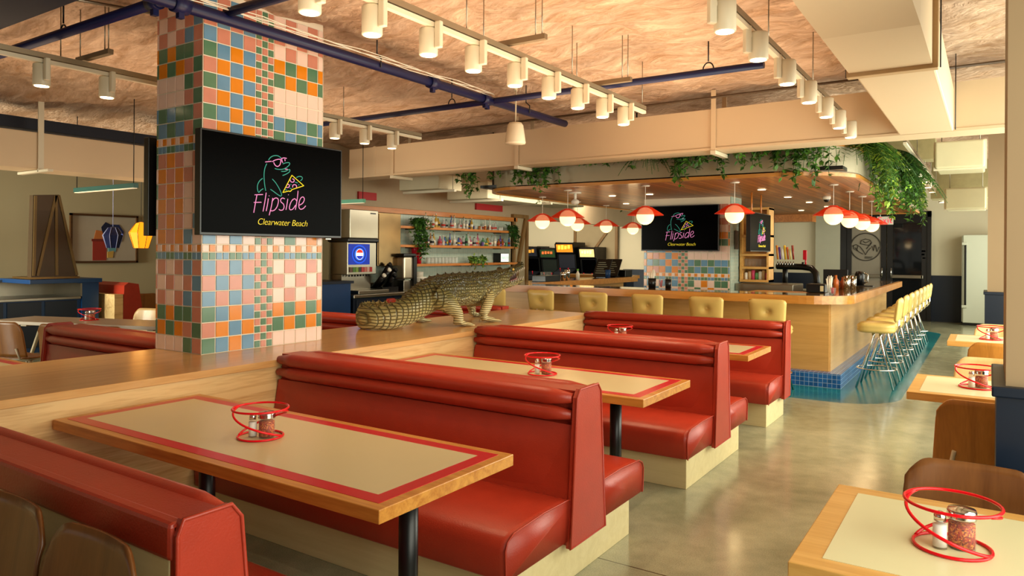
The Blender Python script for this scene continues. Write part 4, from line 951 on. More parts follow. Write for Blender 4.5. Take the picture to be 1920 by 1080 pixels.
# ================================================================ crocodile statue on the ledge
def croc_mat():
    m, t, b = new_mat('painted_crocodile_skin'); N = t.nodes; L = t.links
    tc = N.new('ShaderNodeTexCoord'); mp = N.new('ShaderNodeMapping'); mp.inputs['Scale'].default_value = (1., 1., 1.); L.new(tc.outputs['Object'], mp.inputs[0])
    dn = N.new('ShaderNodeTexNoise'); dn.inputs['Scale'].default_value = 5; dn.inputs['Detail'].default_value = 1; L.new(tc.outputs['Object'], dn.inputs['Vector'])
    sv = N.new('ShaderNodeVectorMath'); sv.operation = 'MULTIPLY_ADD'; sv.inputs[1].default_value = (.05, .05, .05); L.new(dn.outputs['Color'], sv.inputs[0]); L.new(tc.outputs['Object'], sv.inputs[2])
    gx = N.new('ShaderNodeSeparateXYZ'); L.new(sv.outputs[0], gx.inputs[0])
    def tri(ax, step):
        a = N.new('ShaderNodeMath'); a.operation = 'PINGPONG'; a.inputs[1].default_value = step / 2; L.new(gx.outputs[ax], a.inputs[0]); b2 = N.new('ShaderNodeMath'); b2.operation = 'DIVIDE'; b2.inputs[1].default_value = step / 2; L.new(a.outputs[0], b2.inputs[0]); return b2
    ty = tri(1, .042); tz = tri(2, .03)
    lo = N.new('ShaderNodeSeparateXYZ'); L.new(tc.outputs['Object'], lo.inputs[0])
    ax_ = N.new('ShaderNodeMath'); ax_.operation = 'ABSOLUTE'; L.new(lo.outputs[0], ax_.inputs[0]); ig = N.new('ShaderNodeMath'); ig.operation = 'GREATER_THAN'; ig.inputs[1].default_value = .205; L.new(ax_.outputs[0], ig.inputs[0])
    iy = N.new('ShaderNodeMath'); iy.operation = 'GREATER_THAN'; iy.inputs[1].default_value = -.33; L.new(lo.outputs[1], iy.inputs[0]); im = N.new('ShaderNodeMath'); im.operation = 'MULTIPLY'; L.new(ig.outputs[0], im.inputs[0]); L.new(iy.outputs[0], im.inputs[1])
    grid = N.new('ShaderNodeMath'); grid.operation = 'MINIMUM'; L.new(ty.outputs[0], grid.inputs[0]); L.new(tz.outputs[0], grid.inputs[1])
    rings_ = tri(2, .021); rw = N.new('ShaderNodeMath'); rw.operation = 'MULTIPLY_ADD'; rw.inputs[1].default_value = .55; rw.inputs[2].default_value = .06; L.new(rings_.outputs[0], rw.inputs[0])
    vv = N.new('ShaderNodeTexVoronoi'); vv.feature = 'DISTANCE_TO_EDGE'; vv.inputs['Scale'].default_value = 30; vv.inputs['Randomness'].default_value = .35; L.new(sv.outputs[0], vv.inputs['Vector'])
    vw = N.new('ShaderNodeMath'); vw.operation = 'MULTIPLY_ADD'; vw.inputs[1].default_value = 1.3; vw.inputs[2].default_value = .0; L.new(vv.outputs['Distance'], vw.inputs[0])
    m1_ = N.new('ShaderNodeMix'); L.new(iy.outputs[0], m1_.inputs[0]); L.new(grid.outputs[0], m1_.inputs[2]); L.new(vw.outputs[0], m1_.inputs[3])      # tail grid, then body scales
    vo = N.new('ShaderNodeMix'); L.new(im.outputs[0], vo.inputs[0]); L.new(m1_.outputs[0], vo.inputs[2]); L.new(rw.outputs[0], vo.inputs[3])
    cr = N.new('ShaderNodeValToRGB'); cr.color_ramp.elements[0].position = .0; cr.color_ramp.elements[0].color = srgb('#4a4420') + (1,); cr.color_ramp.elements[1].position = .36; cr.color_ramp.elements[1].color = (1, 1, 1, 1); L.new(vo.outputs[0], cr.inputs[0])
    # back olive, flanks khaki, belly cream (painted colours of the statue)
    se = N.new('ShaderNodeSeparateXYZ'); L.new(tc.outputs['Object'], se.inputs[0]); nz = N.new('ShaderNodeTexNoise'); nz.inputs['Scale'].default_value = 9; L.new(tc.outputs['Object'], nz.inputs['Vector'])
    ma = N.new('ShaderNodeMath'); ma.operation = 'MULTIPLY_ADD'; ma.inputs[1].default_value = .12; L.new(nz.outputs['Fac'], ma.inputs[0])
    yy = N.new('ShaderNodeMath'); yy.operation = 'MULTIPLY_ADD'; yy.inputs[1].default_value = -.12; L.new(se.outputs[1], yy.inputs[0]); L.new(se.outputs[2], yy.inputs[2]); L.new(yy.outputs[0], ma.inputs[2])
    c2 = N.new('ShaderNodeValToRGB'); e = c2.color_ramp.elements; e[0].position = .15; e[0].color = srgb('#d8cc96') + (1,); e[1].position = .50; e[1].color = srgb('#4c4a24') + (1,); x = e.new(.30); x.color = srgb('#aaa068') + (1,); x = e.new(.40); x.color = srgb('#6c6838') + (1,)
    L.new(ma.outputs[0], c2.inputs[0])
    mx = N.new('ShaderNodeMix'); mx.data_type = 'RGBA'; mx.blend_type = 'MULTIPLY'; mx.inputs[0].default_value = .85; L.new(c2.outputs[0], mx.inputs[6]); L.new(cr.outputs[0], mx.inputs[7]); L.new(mx.outputs[2], b.inputs['Base Color'])
    b.inputs['Roughness'].default_value = .38
    bp = N.new('ShaderNodeBump'); bp.inputs['Strength'].default_value = .9; bp.inputs['Distance'].default_value = .012; L.new(cr.outputs[0], bp.inputs['Height']); L.new(bp.outputs[0], b.inputs['Normal'])
    return m
cm = croc_mat()
r = thing('crocodile_statue', 'life-size painted crocodile statue with open jaws and curled tail standing on the oak ledge', 'crocodile statue', (-4.45, 5.6, .889))
def resample(P, n):
    out = []; k = len(P) - 1
    for i in range(n + 1):
        t = i / n * k; a = min(int(t), k - 1); t -= a; p0, p1, p2, p3 = P[max(a - 1, 0)], P[a], P[a + 1], P[min(a + 2, k)]
        out.append([.5 * (2 * p1[j] + (p2[j] - p0[j]) * t + (2 * p0[j] - 5 * p1[j] + 4 * p2[j] - p3[j]) * t * t + (3 * p1[j] - p0[j] - 3 * p2[j] + p3[j]) * t ** 3) for j in range(len(p1))])
    return out
def limb(m, P, seg=18, n=None):
    """P: x,y,z,half width,half height"""
    Q = resample(P, n or (len(P) - 1) * 4); rings = []
    for i, q in enumerate(Q):
        a = Vector(Q[max(i - 1, 0)][:3]); b_ = Vector(Q[min(i + 1, len(Q) - 1)][:3]); t = (b_ - a).normalized()
        sd = t.cross(Vector((0, 0, 1)));
        if sd.length < .2: sd = Vector((1, 0, 0)) - t * t.x
        sd.normalize(); up = sd.cross(t); c = Vector(q[:3])
        rings.append([c + sd * math.cos(2 * PI * k / seg) * q[3] + up * math.sin(2 * PI * k / seg) * q[4] for k in range(seg)])
    m.loft(rings); return Q
m = MB()
spine = [(-4.74, 5.17, 1.05, .012, .015), (-4.80, 5.12, 1.06, .025, .04), (-4.87, 5.03, 1.05, .035, .065), (-4.885, 4.92, 1.02, .042, .09), (-4.84, 4.80, 1.0, .052, .105), (-4.74, 4.71, .995, .062, .105), (-4.62, 4.72, .995, .072, .105), (-4.52, 4.83, 1.0, .085, .112), (-4.46, 4.98, 1.05, .11, .13),
         (-4.45, 5.15, 1.13, .13, .155), (-4.45, 5.35, 1.195, .16, .165), (-4.45, 5.60, 1.215, .18, .168), (-4.45, 5.85, 1.215, .18, .168), (-4.45, 6.08, 1.21, .17, .18), (-4.45, 6.26, 1.235, .14, .15), (-4.45, 6.40, 1.285, .12, .12), (-4.45, 6.52, 1.31, .105, .09)]
SP = limb(m, spine, 22, 70)
# upper jaw / skull and lower jaw
limb(m, [(-4.45, 6.38, 1.325, .11, .075), (-4.45, 6.53, 1.350, .112, .062), (-4.45, 6.64, 1.375, .085, .046), (-4.45, 6.75, 1.408, .066, .034), (-4.45, 6.85, 1.437, .062, .03), (-4.45, 6.91, 1.452, .045, .028), (-4.45, 6.935, 1.45, .02, .015)], 16)
limb(m, [(-4.45, 6.36, 1.245, .10, .075), (-4.45, 6.52, 1.240, .09, .05), (-4.45, 6.66, 1.238, .066, .03), (-4.45, 6.80, 1.256, .054, .024), (-4.45, 6.91, 1.282, .044, .02), (-4.45, 6.95, 1.292, .015, .01)], 16)
m.sphere((-4.375, 6.58, 1.405), .033, 12); m.sphere((-4.525, 6.58, 1.405), .033, 12); m.sphere((-4.43, 6.89, 1.476), .018, 10); m.sphere((-4.47, 6.89, 1.476), .018, 10)
def leg(pts, foot, fwd):
    limb(m, pts, 14); fx, fy = foot
    for k in range(4):
        a = fwd + (k - 1.5) * .38; dx, dy = math.sin(a), math.cos(a)
        limb(m, [(fx, fy, .93, .028, .026), (fx + dx * .06, fy + dy * .06, .918, .024, .022), (fx + dx * .13, fy + dy * .13, .905, .016, .015), (fx + dx * .165, fy + dy * .165, .898, .006, .006)], 8)
leg([(-4.36, 5.27, 1.18, .12, .13), (-4.27, 5.32, 1.12, .085, .10), (-4.21, 5.40, 1.03, .058, .064), (-4.19, 5.41, .97, .05, .05), (-4.18, 5.385, .915, .05, .03)], (-4.18, 5.40), .15)
leg([(-4.54, 5.38, 1.17, .10, .11), (-4.63, 5.42, 1.08, .08, .09), (-4.70, 5.46, 1.0, .06, .065), (-4.73, 5.46, .94, .05, .045), (-4.74, 5.46, .915, .05, .028)], (-4.74, 5.46), -.2)
leg([(-4.37, 6.07, 1.20, .09, .10), (-4.29, 6.03, 1.13, .072, .08), (-4.24, 5.93, 1.04, .054, .058), (-4.23, 5.87, .97, .044, .044), (-4.22, 5.88, .915, .045, .03)], (-4.22, 5.90), .25)
leg([(-4.53, 6.14, 1.18, .085, .10), (-4.61, 6.16, 1.09, .065, .08), (-4.66, 6.24, 1.02, .05, .055), (-4.67, 6.27, .96, .042, .042), (-4.67, 6.27, .915, .042, .03)], (-4.67, 6.28), .1)
# keeled scutes along the back and tail
for row, off in enumerate((-.62, -.22, .22, .62)):
    for i in range(6, len(SP) - 6, 1):
        q = SP[i]; a = Vector(SP[i - 1][:3]); b_ = Vector(SP[i + 1][:3]); t = (b_ - a).normalized(); sd = t.cross(Vector((0, 0, 1))).normalized(); up = sd.cross(t)
        tail = i < 37
        if tail and abs(off) > .5 : continue
        an = off * .95; n_ = (up * math.cos(an) + sd * math.sin(an)); base = Vector(q[:3]) + sd * math.sin(an) * q[3] * .97 + up * math.cos(an) * q[4] * .97
        L_ = .030; h = .036 if not tail else .040; wd = .019
        if i % 2 and not tail: continue
        if tail and i % 2: continue
        P = [base - t * L_, base + sd * wd, base + t * L_, base - sd * wd]; top = base + n_ * h - t * .008
        V = [m.bm.verts.new(p - n_ * .012) for p in P]; T = m.bm.verts.new(top)
        for k in range(4): m.bm.faces.new((V[k], V[(k + 1) % 4], T))
        bf = m.bm.faces.new(V[::-1]); bmesh.ops.recalc_face_normals(m.bm, faces=list({f for v in V + [T] for f in v.link_faces}))
body = m.build('body', cm, r)
md = body.modifiers.new('fuse', 'REMESH'); md.mode = 'VOXEL'; md.voxel_size = .0085; md.use_smooth_shade = True
md = body.modifiers.new('soften', 'SMOOTH'); md.factor = .5; md.iterations = 2
tx = bpy.data.textures.new('scales', 'VORONOI'); tx.noise_scale = .055; tx.distance_metric = 'DISTANCE'
md = body.modifiers.new('scales', 'DISPLACE'); md.texture = tx; md.strength = -.006; md.mid_level = .4; md.texture_coords = 'LOCAL'
m = MB()
for sx in (-1, 1):
    for k in range(8):
        y = 6.63 + k * .037; w = .066 - k * .0016
        m.cyl((-4.45 + sx * w, y, 1.362 + k * .0095), (-4.45 + sx * (w - .004), y + .004, 1.362 + k * .0095 - .034), .0048, 6, r2=.0008)
        m.cyl((-4.45 + sx * (w - .012), y, 1.256 + k * .0055), (-4.45 + sx * (w - .012), y + .004, 1.256 + k * .0055 + .034), .0045, 6, r2=.0008)
m.build('teeth', white_c, r)
m = MB(); limb(m, [(-4.45, 6.50, 1.30, .085, .045), (-4.45, 6.66, 1.325, .055, .05), (-4.45, 6.76, 1.345, .03, .045)], 12); m.build('mouth_gap_shade', plain('mouth_dark', '#2a0e0c', .6), r)  # dark wedge added between the jaws, shade of the open mouth as colour
m = MB(); limb(m, [(-4.45, 6.50, 1.28, .05, .012), (-4.45, 6.66, 1.285, .04, .01), (-4.45, 6.80, 1.30, .02, .008)], 10); m.build('tongue', plain('mouth_pink', '#8a4a50', .4), r)
for sx in (-1, 1):
    m = MB(); m.sphere((-4.45 + sx * .102, 6.585, 1.408), .014, 12); m.build('eye', plain('eye_yellow', '#e0c060', .15), r)
# ================================================================ bottle wall and soda station (left of the bar)
XW = -8.9
m = MB(); m.box(-9.05, XW, 8.35, 13.35, .0, 2.36); o = struct('wall_shelves', m, pale_tile)
m = MB(); m.box(-9.05, XW + .02, 7.4, 20, 2.36, 3.4); struct('wall_header', m, plain('header_paint', '#a8967a', .7))
m = MB(); m.box(XW, XW + .10, 7.9, 13.5, 2.27, 2.36, bev=.004); tag(m.build('timber_header', oak_shelf_Y), 'timber beam running over the bottle shelves', 'beam')
for k, (a, b_) in enumerate(((8.67, 9.09), (12.0, 12.96))):
    m = MB(); m.box(XW + .02, XW + .06, a, b_, 2.47, 2.60); tag(m.build('red_panel', plain('red_panel%d' % k, '#a8161c', .5)), ['short red panel above the soda machine', 'long red panel above the right end of the bottle shelves'][k], 'panel')
for k, (z, a, b_) in enumerate(((2.03, 9.35, 13.05), (1.35, 9.35, 13.12 + .1), (.69 + .05, 0, 0))):
    if b_ == 0: continue
for k, (z, n_) in enumerate(((2.05, 'top'), (1.715, 'middle'), (1.37, 'bottom'))):
    r = thing('wall_shelf', '%s of the three oak shelves on the pale tiled wall' % n_, 'shelf', (XW + .14, 11.3, z - .04), group='bottle shelves')
    m = MB(); m.box(XW, XW + .28, 9.35, 13.25, z - .045, z, bev=.003); m.build('shelf_board', oak_shelf_Y, r)
    for y in (9.9, 11.3, 12.7): m = MB(); m.box(XW, XW + .2, y - .01, y + .01, z - .06, z - .045); m.build('shelf_bracket', blackm, r)
# bottles and glasses
def gl(n, c, tr=.85, rough=.05): return plain(n, c, rough, trans=tr, var=0, ior=1.35)
gcol = [gl('g_clear', '#eef2ea', .6), gl('g_amber', '#c87a30', .5), gl('g_green', '#6fae7a', .5), gl('g_blue', '#5f80c8', .5), gl('g_gold', '#e0b84c', .5), gl('g_pink', '#d87898', .5), gl('g_violet', '#8060b0', .5)]
lab = [plain('label_w', '#e8e2cc', .6), plain('label_r', '#b03024', .6), plain('label_k', '#202020', .5), plain('label_y', '#d9b030', .5)]
capm = [plain('cap_k', '#181818', .4), plain('cap_g', '#b89a50', .3, metal=.8), plain('cap_w', '#ddd8c8', .4)]
SH = {'tall': [(0, 0), (.036, 0), (.038, .01), (.038, .17), (.030, .20), (.014, .225), (.013, .29), (0, .29)], 'round': [(0, 0), (.045, 0), (.052, .03), (.050, .10), (.02, .14), (.014, .16), (.014, .20), (0, .20)],
      'short': [(0, 0), (.034, 0), (.036, .01), (.036, .09), (.03, .10), (0, .10)], 'slim': [(0, 0), (.028, 0), (.030, .01), (.028, .19), (.012, .24), (.011, .31), (0, .31)], 'square': [(0, 0), (.045, 0), (.047, .01), (.045, .13), (.018, .155), (.016, .20), (0, .20)]}
CW = {'0': 'clear', '1': 'amber', '2': 'green', '3': 'blue', '4': 'golden', '5': 'pink', '6': 'violet'}
bp = {}
def bottle(shape, ci):
    k = (shape, ci)
    if k not in bp:
        m = MB(); m.mi = 0; m.lathe(SH[shape], seg=12); h = SH[shape][-1][1]; rr = SH[shape][2][0]
        if shape != 'short': m.mi = 1; m.lathe([(0, h * .22), (rr * 1.03, h * .22), (rr * 1.03, h * .45), (0, h * .45)], seg=12); m.mi = 2; m.lathe([(0, h - .002), (.015, h - .002), (.015, h + .022), (0, h + .022)], seg=10)
        o = m.build('bottle' if shape != 'short' else 'drinking_glass', [gcol[ci], lab[(ci * 3 + len(shape)) % 4], capm[(ci + len(shape)) % 3]]); bp[k] = [o, 0]
    e = bp[k]; e[1] += 1
    return e[0] if e[1] == 1 else None, e[0]
def put_bottle(shape, ci, loc, label, cat, grp, sc=1.):
    first, src = bottle(shape, ci)
    o = first or src.copy()
    if not first: C.objects.link(o)
    o.location = loc; o.scale = (sc, sc, sc); tag(o, label, cat, grp); return o
rnd = random.Random(5)
nms = {'tall': 'tall', 'round': 'round-bellied', 'short': 'low', 'slim': 'slim', 'square': 'square-shouldered'}
def row(z, y0, y1, n, shapes, cols, sname, hmax):
    for i in range(n):
        y = y0 + (y1 - y0) * (i + .5) / n + rnd.uniform(-.015, .015); sh = rnd.choice(shapes); ci = rnd.choice(cols); x = XW + rnd.uniform(.08, .2)
        q = (y - y0) / (y1 - y0); cat = 'glass' if sh == 'short' else 'bottle'
        where = 'in the left part' if q < .33 else 'in the middle' if q < .67 else 'in the right part'
        g = '%s %s %ss %s of the %s shelf' % (nms[sh], CW[str(ci)], cat, where, sname)
        put_bottle(sh, ci, (x, y, z), '%s %s %s standing %s of the %s bar wall shelf' % (nms[sh], CW[str(ci)], cat, where, sname), cat, g, rnd.uniform(.8, 1.) * hmax)
row(2.05, 10.15, 12.75, 40, ['tall', 'short', 'round', 'short', 'slim', 'square'], [0, 0, 0, 4, 0, 0, 3, 0, 1], 'top', .85)
row(1.715, 10.05, 13.1, 46, ['tall', 'slim', 'round', 'square', 'short', 'square'], [0, 1, 3, 0, 5, 0, 4, 2, 0, 6, 0], 'middle', .88)
for i in range(9): put_bottle('short', 0, (XW + .14, 10.38 + i * .105, 1.37), 'clear little glass bottle in the row between the red cups and the plant, bottom shelf', 'bottle', 'little clear bottles on the bottom shelf', 1.15)
for i in range(4):
    m = MB(); y = 9.98 + (i % 2) * .13
    z0 = 1.37 + (i // 2) * .16
    m.lathe([(0, z0), (.045, z0), (.058, z0 + .15), (.052, z0 + .155), (0, z0 + .155)], (XW + .14, y, 0), 14)
    tag(m.build('plastic_cup', red_lam), 'red plastic tumbler, %s stack, %s one, at the left of the bottom shelf' % (['left', 'right'][i % 2], ['lower', 'upper'][i // 2]), 'cup', 'red tumblers')
m = MB(); m.box(XW + .04, XW + .24, 9.45, 9.83, 1.37, 1.47, bev=.006); tag(m.build('napkin_box', plain('blush_box', '#d9b8a2', .6)), 'pale pink box at the left end of the bottom shelf', 'box')
r = thing('shelf_sign', 'small white lit sign with mint letters at the right end of the bottom shelf', 'sign', (XW + .13, 12.85, 1.37))
m = MB(); m.box(XW + .02, XW + .20, 12.68, 13.0, 1.37, 1.57, bev=.005); m.build('housing', blackm, r)
m = MB(); m.box(XW + .20, XW + .205, 12.70, 12.99, 1.385, 1.56); m.build('face', emit('sign_white', '#e8f0e4', .8), r)
m = MB(); text_into(m, 'NAUTI', .085, Matrix.Translation((XW + .207, 12.845, 1.47)) @ Matrix.Rotation(PI / 2, 4, 'Z') @ RX); m.build('lettering', emit('sign_mint', '#5cc0a0', .6), r)

# base cabinets with steel top
r = thing('bar_cabinet', 'dark blue cabinets under the steel counter of the drinks station', 'cabinet', (-8.5, 10., 0))
m = MB(); m.box(-8.85, -8.22, 7.95, 13.2, .0, .86); m.build('cabinet_body', blue_paint, r)
for k in range(6):
    y = 8.0 + k * .85; m = MB(); m.box(-8.22, -8.2, y + .01, y + .84, .1, .84, bev=.003); d_ = m.build('cabinet_door', blue_paint, r)
    m = MB(); m.tube([(-8.2, y + .78 - .7 * (k % 2), .66), (-8.17, y + .78 - .7 * (k % 2), .66), (-8.17, y + .78 - .7 * (k % 2), .76), (-8.2, y + .78 - .7 * (k % 2), .76)], .006, 6); m.build('door_handle', chrome, d_)
m = MB(); m.box(-8.88, -8.15, 7.9, 13.25, .86, .92, bev=.012); m.box(-8.895, -8.88, 8.9, 13.25, .92, 1.05); tag(m.build('steel_counter', steel), 'stainless counter top of the drinks station below the bottle shelves', 'counter')
r = thing('blue_cabinet', 'bright blue tall cabinet end just right of the tiled column', 'cabinet', (-8.3, 7.6, 0)); m = MB(); m.box(-8.75, -8.2, 7.15, 7.88, 0, 1.10); m.build('cabinet_body', blue_bright, r); m = MB(); m.box(-8.8, -8.15, 7.1, 7.9, 1.10, 1.14); m.build('cabinet_top', blue_paint, r)
# soda machine
r = thing('soda_machine', 'soda fountain with a glowing blue screen and red white and blue round badge', 'soda machine', (-8.5, 8.35, .92))
m = MB(); m.box(-8.85, -8.42, 8.02, 8.66, 1.22, 1.74, bev=.01); m.box(-8.85, -8.55, 8.02, 8.66, .95, 1.22); m.box(-8.85, -8.15, 8.0, 8.68, .92, .98, bev=.008); m.build('steel_body', steel, r)
m = MB(); m.box(-8.86, -8.38, 8.0, 8.68, 1.74, 1.80, bev=.015); m.build('black_lid', black_pl, r)
m = MB(); m.box(-8.425, -8.412, 8.04, 8.50, 1.38, 1.71); s = m.build('screen', emit('screen_blue', '#0a2a90', .9), r)
for k, (rr, cc) in enumerate(((.15, '#0f4ad0'), (.125, '#061e70'), (.10, '#1668f0'))):
    m = MB(); m.prism([(8.27 + rr * 1.1 * math.cos(a), 1.545 + rr * math.sin(a)) for a in [2 * PI * i / 32 for i in range(32)]], 'X', -8.412, -8.410 + k * .001); m.build('screen_ring', emit('ring%d' % k, cc, .9), s)
def disc(m, rr, x0, x1, lo=-1., hi=1., n=40, ky=.95):
    P = [(8.27 + ky * rr * math.cos(a), 1.545 + rr * math.sin(a)) for a in [2 * PI * i / n for i in range(n)]]; P = [(y, min(max(z, 1.545 + lo * rr), 1.545 + hi * rr)) for y, z in P]; m.prism(P, 'X', x0, x1)
m = MB(); disc(m, .085, -8.408, -8.405); m.build('badge', emit('badge_white', '#f4f4f4', .9), s)
m = MB(); disc(m, .078, -8.405, -8.403, lo=.32); m.build('badge_red', emit('badge_red', '#e02818', .9), s)
m = MB(); disc(m, .078, -8.405, -8.403, hi=-.32); m.build('badge_blue', emit('badge_blue', '#1030b0', .9), s)
m = MB(); text_into(m, 'PEPSI', .045, Matrix.Translation((-8.402, 8.27, 1.545)) @ Matrix.Rotation(PI / 2, 4, 'Z') @ RX); m.build('badge_lettering', emit('badge_ink', '#1a2a80', .6), s)
for k, cc in enumerate(('#6a4a3a', '#4d7a2e', '#7a9a3a', '#3a3a30', '#b83a3a', '#c06a5a', '#d0a090', '#b02020')):
    y = 8.06 + k * .062; m = MB(); m.box(-8.425, -8.40, y, y + .055, 1.26, 1.34, bev=.004); m.build('flavour_button', plain('flav%d' % k, cc, .4), r)
    m = MB(); m.cyl((-8.45, y + .028, 1.19), (-8.45, y + .028, 1.23), .014, 8); m.build('nozzle', black_pl, r)
r = thing('ice_machine', 'tall stainless ice machine above the soda fountain', 'ice machine', (-8.6, 8.4, 1.80)); m = MB(); m.box(-8.86, -8.40, 8.05, 8.68, 1.802, 2.26, bev=.01); m.build('steel_body', steel, r); m = MB(); m.box(-8.40, -8.395, 8.5, 8.62, 2.20, 2.22); m.build('badge', blackm, r)
m = MB(); m.box(-8.86, -8.45, 8.72, 9.28, 1.35, 2.24, bev=.006); m.box(-8.45, -8.44, 8.74, 8.98, 1.37, 2.22); tag(m.build('steel_locker', plain('steel_brown_reflection', '#7a6444', .22, metal=1., var=.3, vscale=4)), 'brown-reflecting stainless cupboard right of the ice machine', 'cupboard')  # brown reflections are put into the steel colour
# black cups dispenser, urn, white container
r = thing('cup_dispenser', 'slanted black cup and lid dispenser on the steel counter', 'cup dispenser', (-8.4, 8.95, .92))
for k in range(5):
    m = MB(); a = Vector((-8.60 + .05 * (k % 2), 8.78 + .07 * k, .98 + .04 * (k % 3))); m.cyl(a, a + Vector((.24, -.02, .20 + .05 * (k % 3))), .045, 12); m.build('tube', black_pl, r)
    m = MB(); q = a + Vector((.245, -.02, .205 + .05 * (k % 3))); m.cyl(q, q + Vector((.03, 0, .02)), .036, 12); m.build('lid_stack', white_c if k < 2 else black_pl, r)
m = MB(); m.box(-8.75, -8.35, 8.74, 9.12, .92, 1.0); m.build('base', black_pl, r)
r = thing('coffee_urn', 'steel and black tea urn on the steel counter', 'urn', (-8.45, 9.33, .92))
m = MB(); m.box(-8.58, -8.30, 9.20, 9.46, 1.12, 1.50, bev=.03); m.build('steel_tank', plain('satin_steel', '#c9bca4', .3, metal=.8), r); m = MB(); m.box(-8.6, -8.28, 9.18, 9.5, 1.50, 1.56, bev=.02); m.box(-8.62, -8.55, 9.17, 9.5, .92, 1.5); m.box(-8.34, -8.27, 9.42, 9.5, .94, 1.5); m.build('black_frame', black_pl, r)
m = MB(); m.box(-8.56, -8.32, 9.22, 9.44, .92, 1.10, bev=.01); m.build('steel_base', steel, r)
r = thing('white_tub', 'round white tub stacked with lids beside the urn', 'tub', (-8.45, 9.68, .92)); m = MB(); m.lathe([(0, 0), (.125, 0), (.135, .2), (.14, .205), (.14, .225), (0, .225)], (-8.42, 9.72, .92), 24); m.build('tub', white_c, r)
m = MB(); m.lathe([(0, 0), (.08, 0), (.085, .09), (0, .09)], (-8.42, 9.72, 1.145), 20); m.build('lid_stack', plain('lid_plastic', '#c9c4b4', .3), r)
for k in range(3):
    m = MB(); m.lathe([(0, 0), (.05, 0), (.09, .05), (.085, .055), (0, .02)], (-8.35 + .04 * k, 10.2 + .22 * k, .92), 16); tag(m.build('bowl', white_c), 'white bowl on the steel counter, %s of three behind the crocodile back' % ['left', 'middle', 'right'][k], 'bowl', 'white bowls')
dup(ST, (-8.42, 11.6, .92), .3, 'large red wire stand on the steel counter above the crocodile back', scale=(1.6, 1.6, 1.3))
m = MB(); m.box(-8.72, -8.2, 11.1, 11.9, .905 + .016, .945, bev=.006); tag(m.build('serving_tray', red_lam), 'red tray on the steel counter seen over the crocodile back', 'tray')
m = MB()
for k in range(7): m.tube([(-8.4, 12.2 + k * .06, .93), (-8.38, 12.22 + k * .06, 1.10), (-8.40, 12.26 + k * .06, 1.12), (-8.38, 12.27 + k * .06, .95)], .012, 6)
tag(m.build('white_rack', white_c), 'small white looped rack on the steel counter behind the crocodile shoulders', 'rack')

# timber frames with diagonal braces
fr_m = wood('frame_timber', '#8f6a34', '#6a4c22', 'Z', rough=.5); pan_m = plain('frame_panel', '#ac9c7a', .7, var=.05)
def aframe(label, x, y0, y1, z1, flip, z0=0.):
    r = thing('timber_screen', label, 'screen', (x, (y0 + y1) / 2, z0))
    m = MB(); m.box(x - .03, x + .0, y0, y1, z0, z1); m.build('panel', pan_m, r)
    for a, b_ in ((y0, y0 + .08), (y1 - .08, y1)): m = MB(); m.box(x - .04, x + .05, a, b_, z0, z1, bev=.004); m.build('post', fr_m, r)
    m = MB(); m.box(x - .04, x + .05, y0, y1, z1, z1 + .08, bev=.004); m.build('top_rail', fr_m, r)
    a, b_ = (y0 + .1, y1 - .1) if not flip else (y1 - .1, y0 + .1); m = MB()
    P = [(a - .05, z0 + .9), (a + .05, z0 + .9), (b_ + .05, z1), (b_ - .05, z1)]; m.prism(P, 'X', x + .005, x + .055); m.build('diagonal_brace', fr_m, r)
    return r
aframe('tall timber screen with a diagonal brace right of the bottle shelves', -8.85, 13.35, 13.97, 2.36, False)
q = aframe('second timber screen with a diagonal brace, standing behind the arcade machines', 0, 0, 1.5, 2.55, False); q.location = (-10.1, 19.9, 0); q.rotation_euler = (0, 0, -PI / 2)
aframe('timber screen post just right of the large television above the blue cabinet', -8.9, 6.6, 7.9, 2.3, True, 0.)

# ---------------------------------------------------------------- arcade machines
def arcade(label, x0, x1, y, h, mar, scr, acc):
    w = x1 - x0; r = thing('arcade_machine', label, 'arcade machine', ((x0 + x1) / 2, y, 0))
    S = [(y - .05, 0), (y + .75, 0), (y + .75, h), (y + .05, h), (y - .02, h - .06), (y + .04, h - .32), (y + .14, h - .36), (y + .22, h - .80), (y - .12, h - .92), (y - .14, h - 1.02), (y - .05, h - 1.08)]
    for a in (x0, x1 - .03): m = MB(); m.prism(S, 'X', a, a + .03); m.build('side_panel', black_pl, r)
    m = MB(); m.prism([(p[0] + .02 if p[0] < y + .7 else p[0], min(p[1], h - .01)) for p in S], 'X', x0 + .03, x1 - .03); m.build('cabinet', plain('arc_body', '#0c0f18', .4), r)
    m = MB(); m.prism([(y - .005, h - .07), (y + .005, h - .07), (y + .06, h - .30), (y + .05, h - .30)], 'X', x0 + .04, x1 - .04); mq = m.build('marquee', emit('marq' + mar[0], mar[0], mar[1]), r)
    m = MB()
    rn = random.Random(len(label))
    for k in range(4): m.box(x0 + .12 + k * (w - .2) / 4, x0 + .12 + (k + .7) * (w - .2) / 4, y - .02, y - .005, h - .21 + rn.uniform(-.02, .02), h - .11 + rn.uniform(-.02, .03))
    m.build('marquee_art', emit('art' + acc, acc, .8), mq)
    m = MB(); m.prism([(y + .145, h - .38), (y + .16, h - .38), (y + .235, h - .78), (y + .22, h - .78)], 'X', x0 + .05, x1 - .05); m.build('screen', emit('as' + scr, scr, .25) if scr != '#000' else screen, r)
    m = MB(); m.prism([(y + .2, h - .81), (y - .11, h - .91), (y - .11, h - .93), (y + .2, h - .86)], 'X', x0 + .04, x1 - .04); cp_ = m.build('control_panel', plain('cp' + acc, '#20242c', .4), r)
    m = MB()
    for k in range(2): m.cyl((x0 + .2 + k * .28, y, h - .87), (x0 + .2 + k * .28, y - .01, h - .80), .008, 6); m.sphere((x0 + .2 + k * .28, y - .01, h - .79), .02, 8)
    m.build('joystick', red_lam, cp_)
    return r
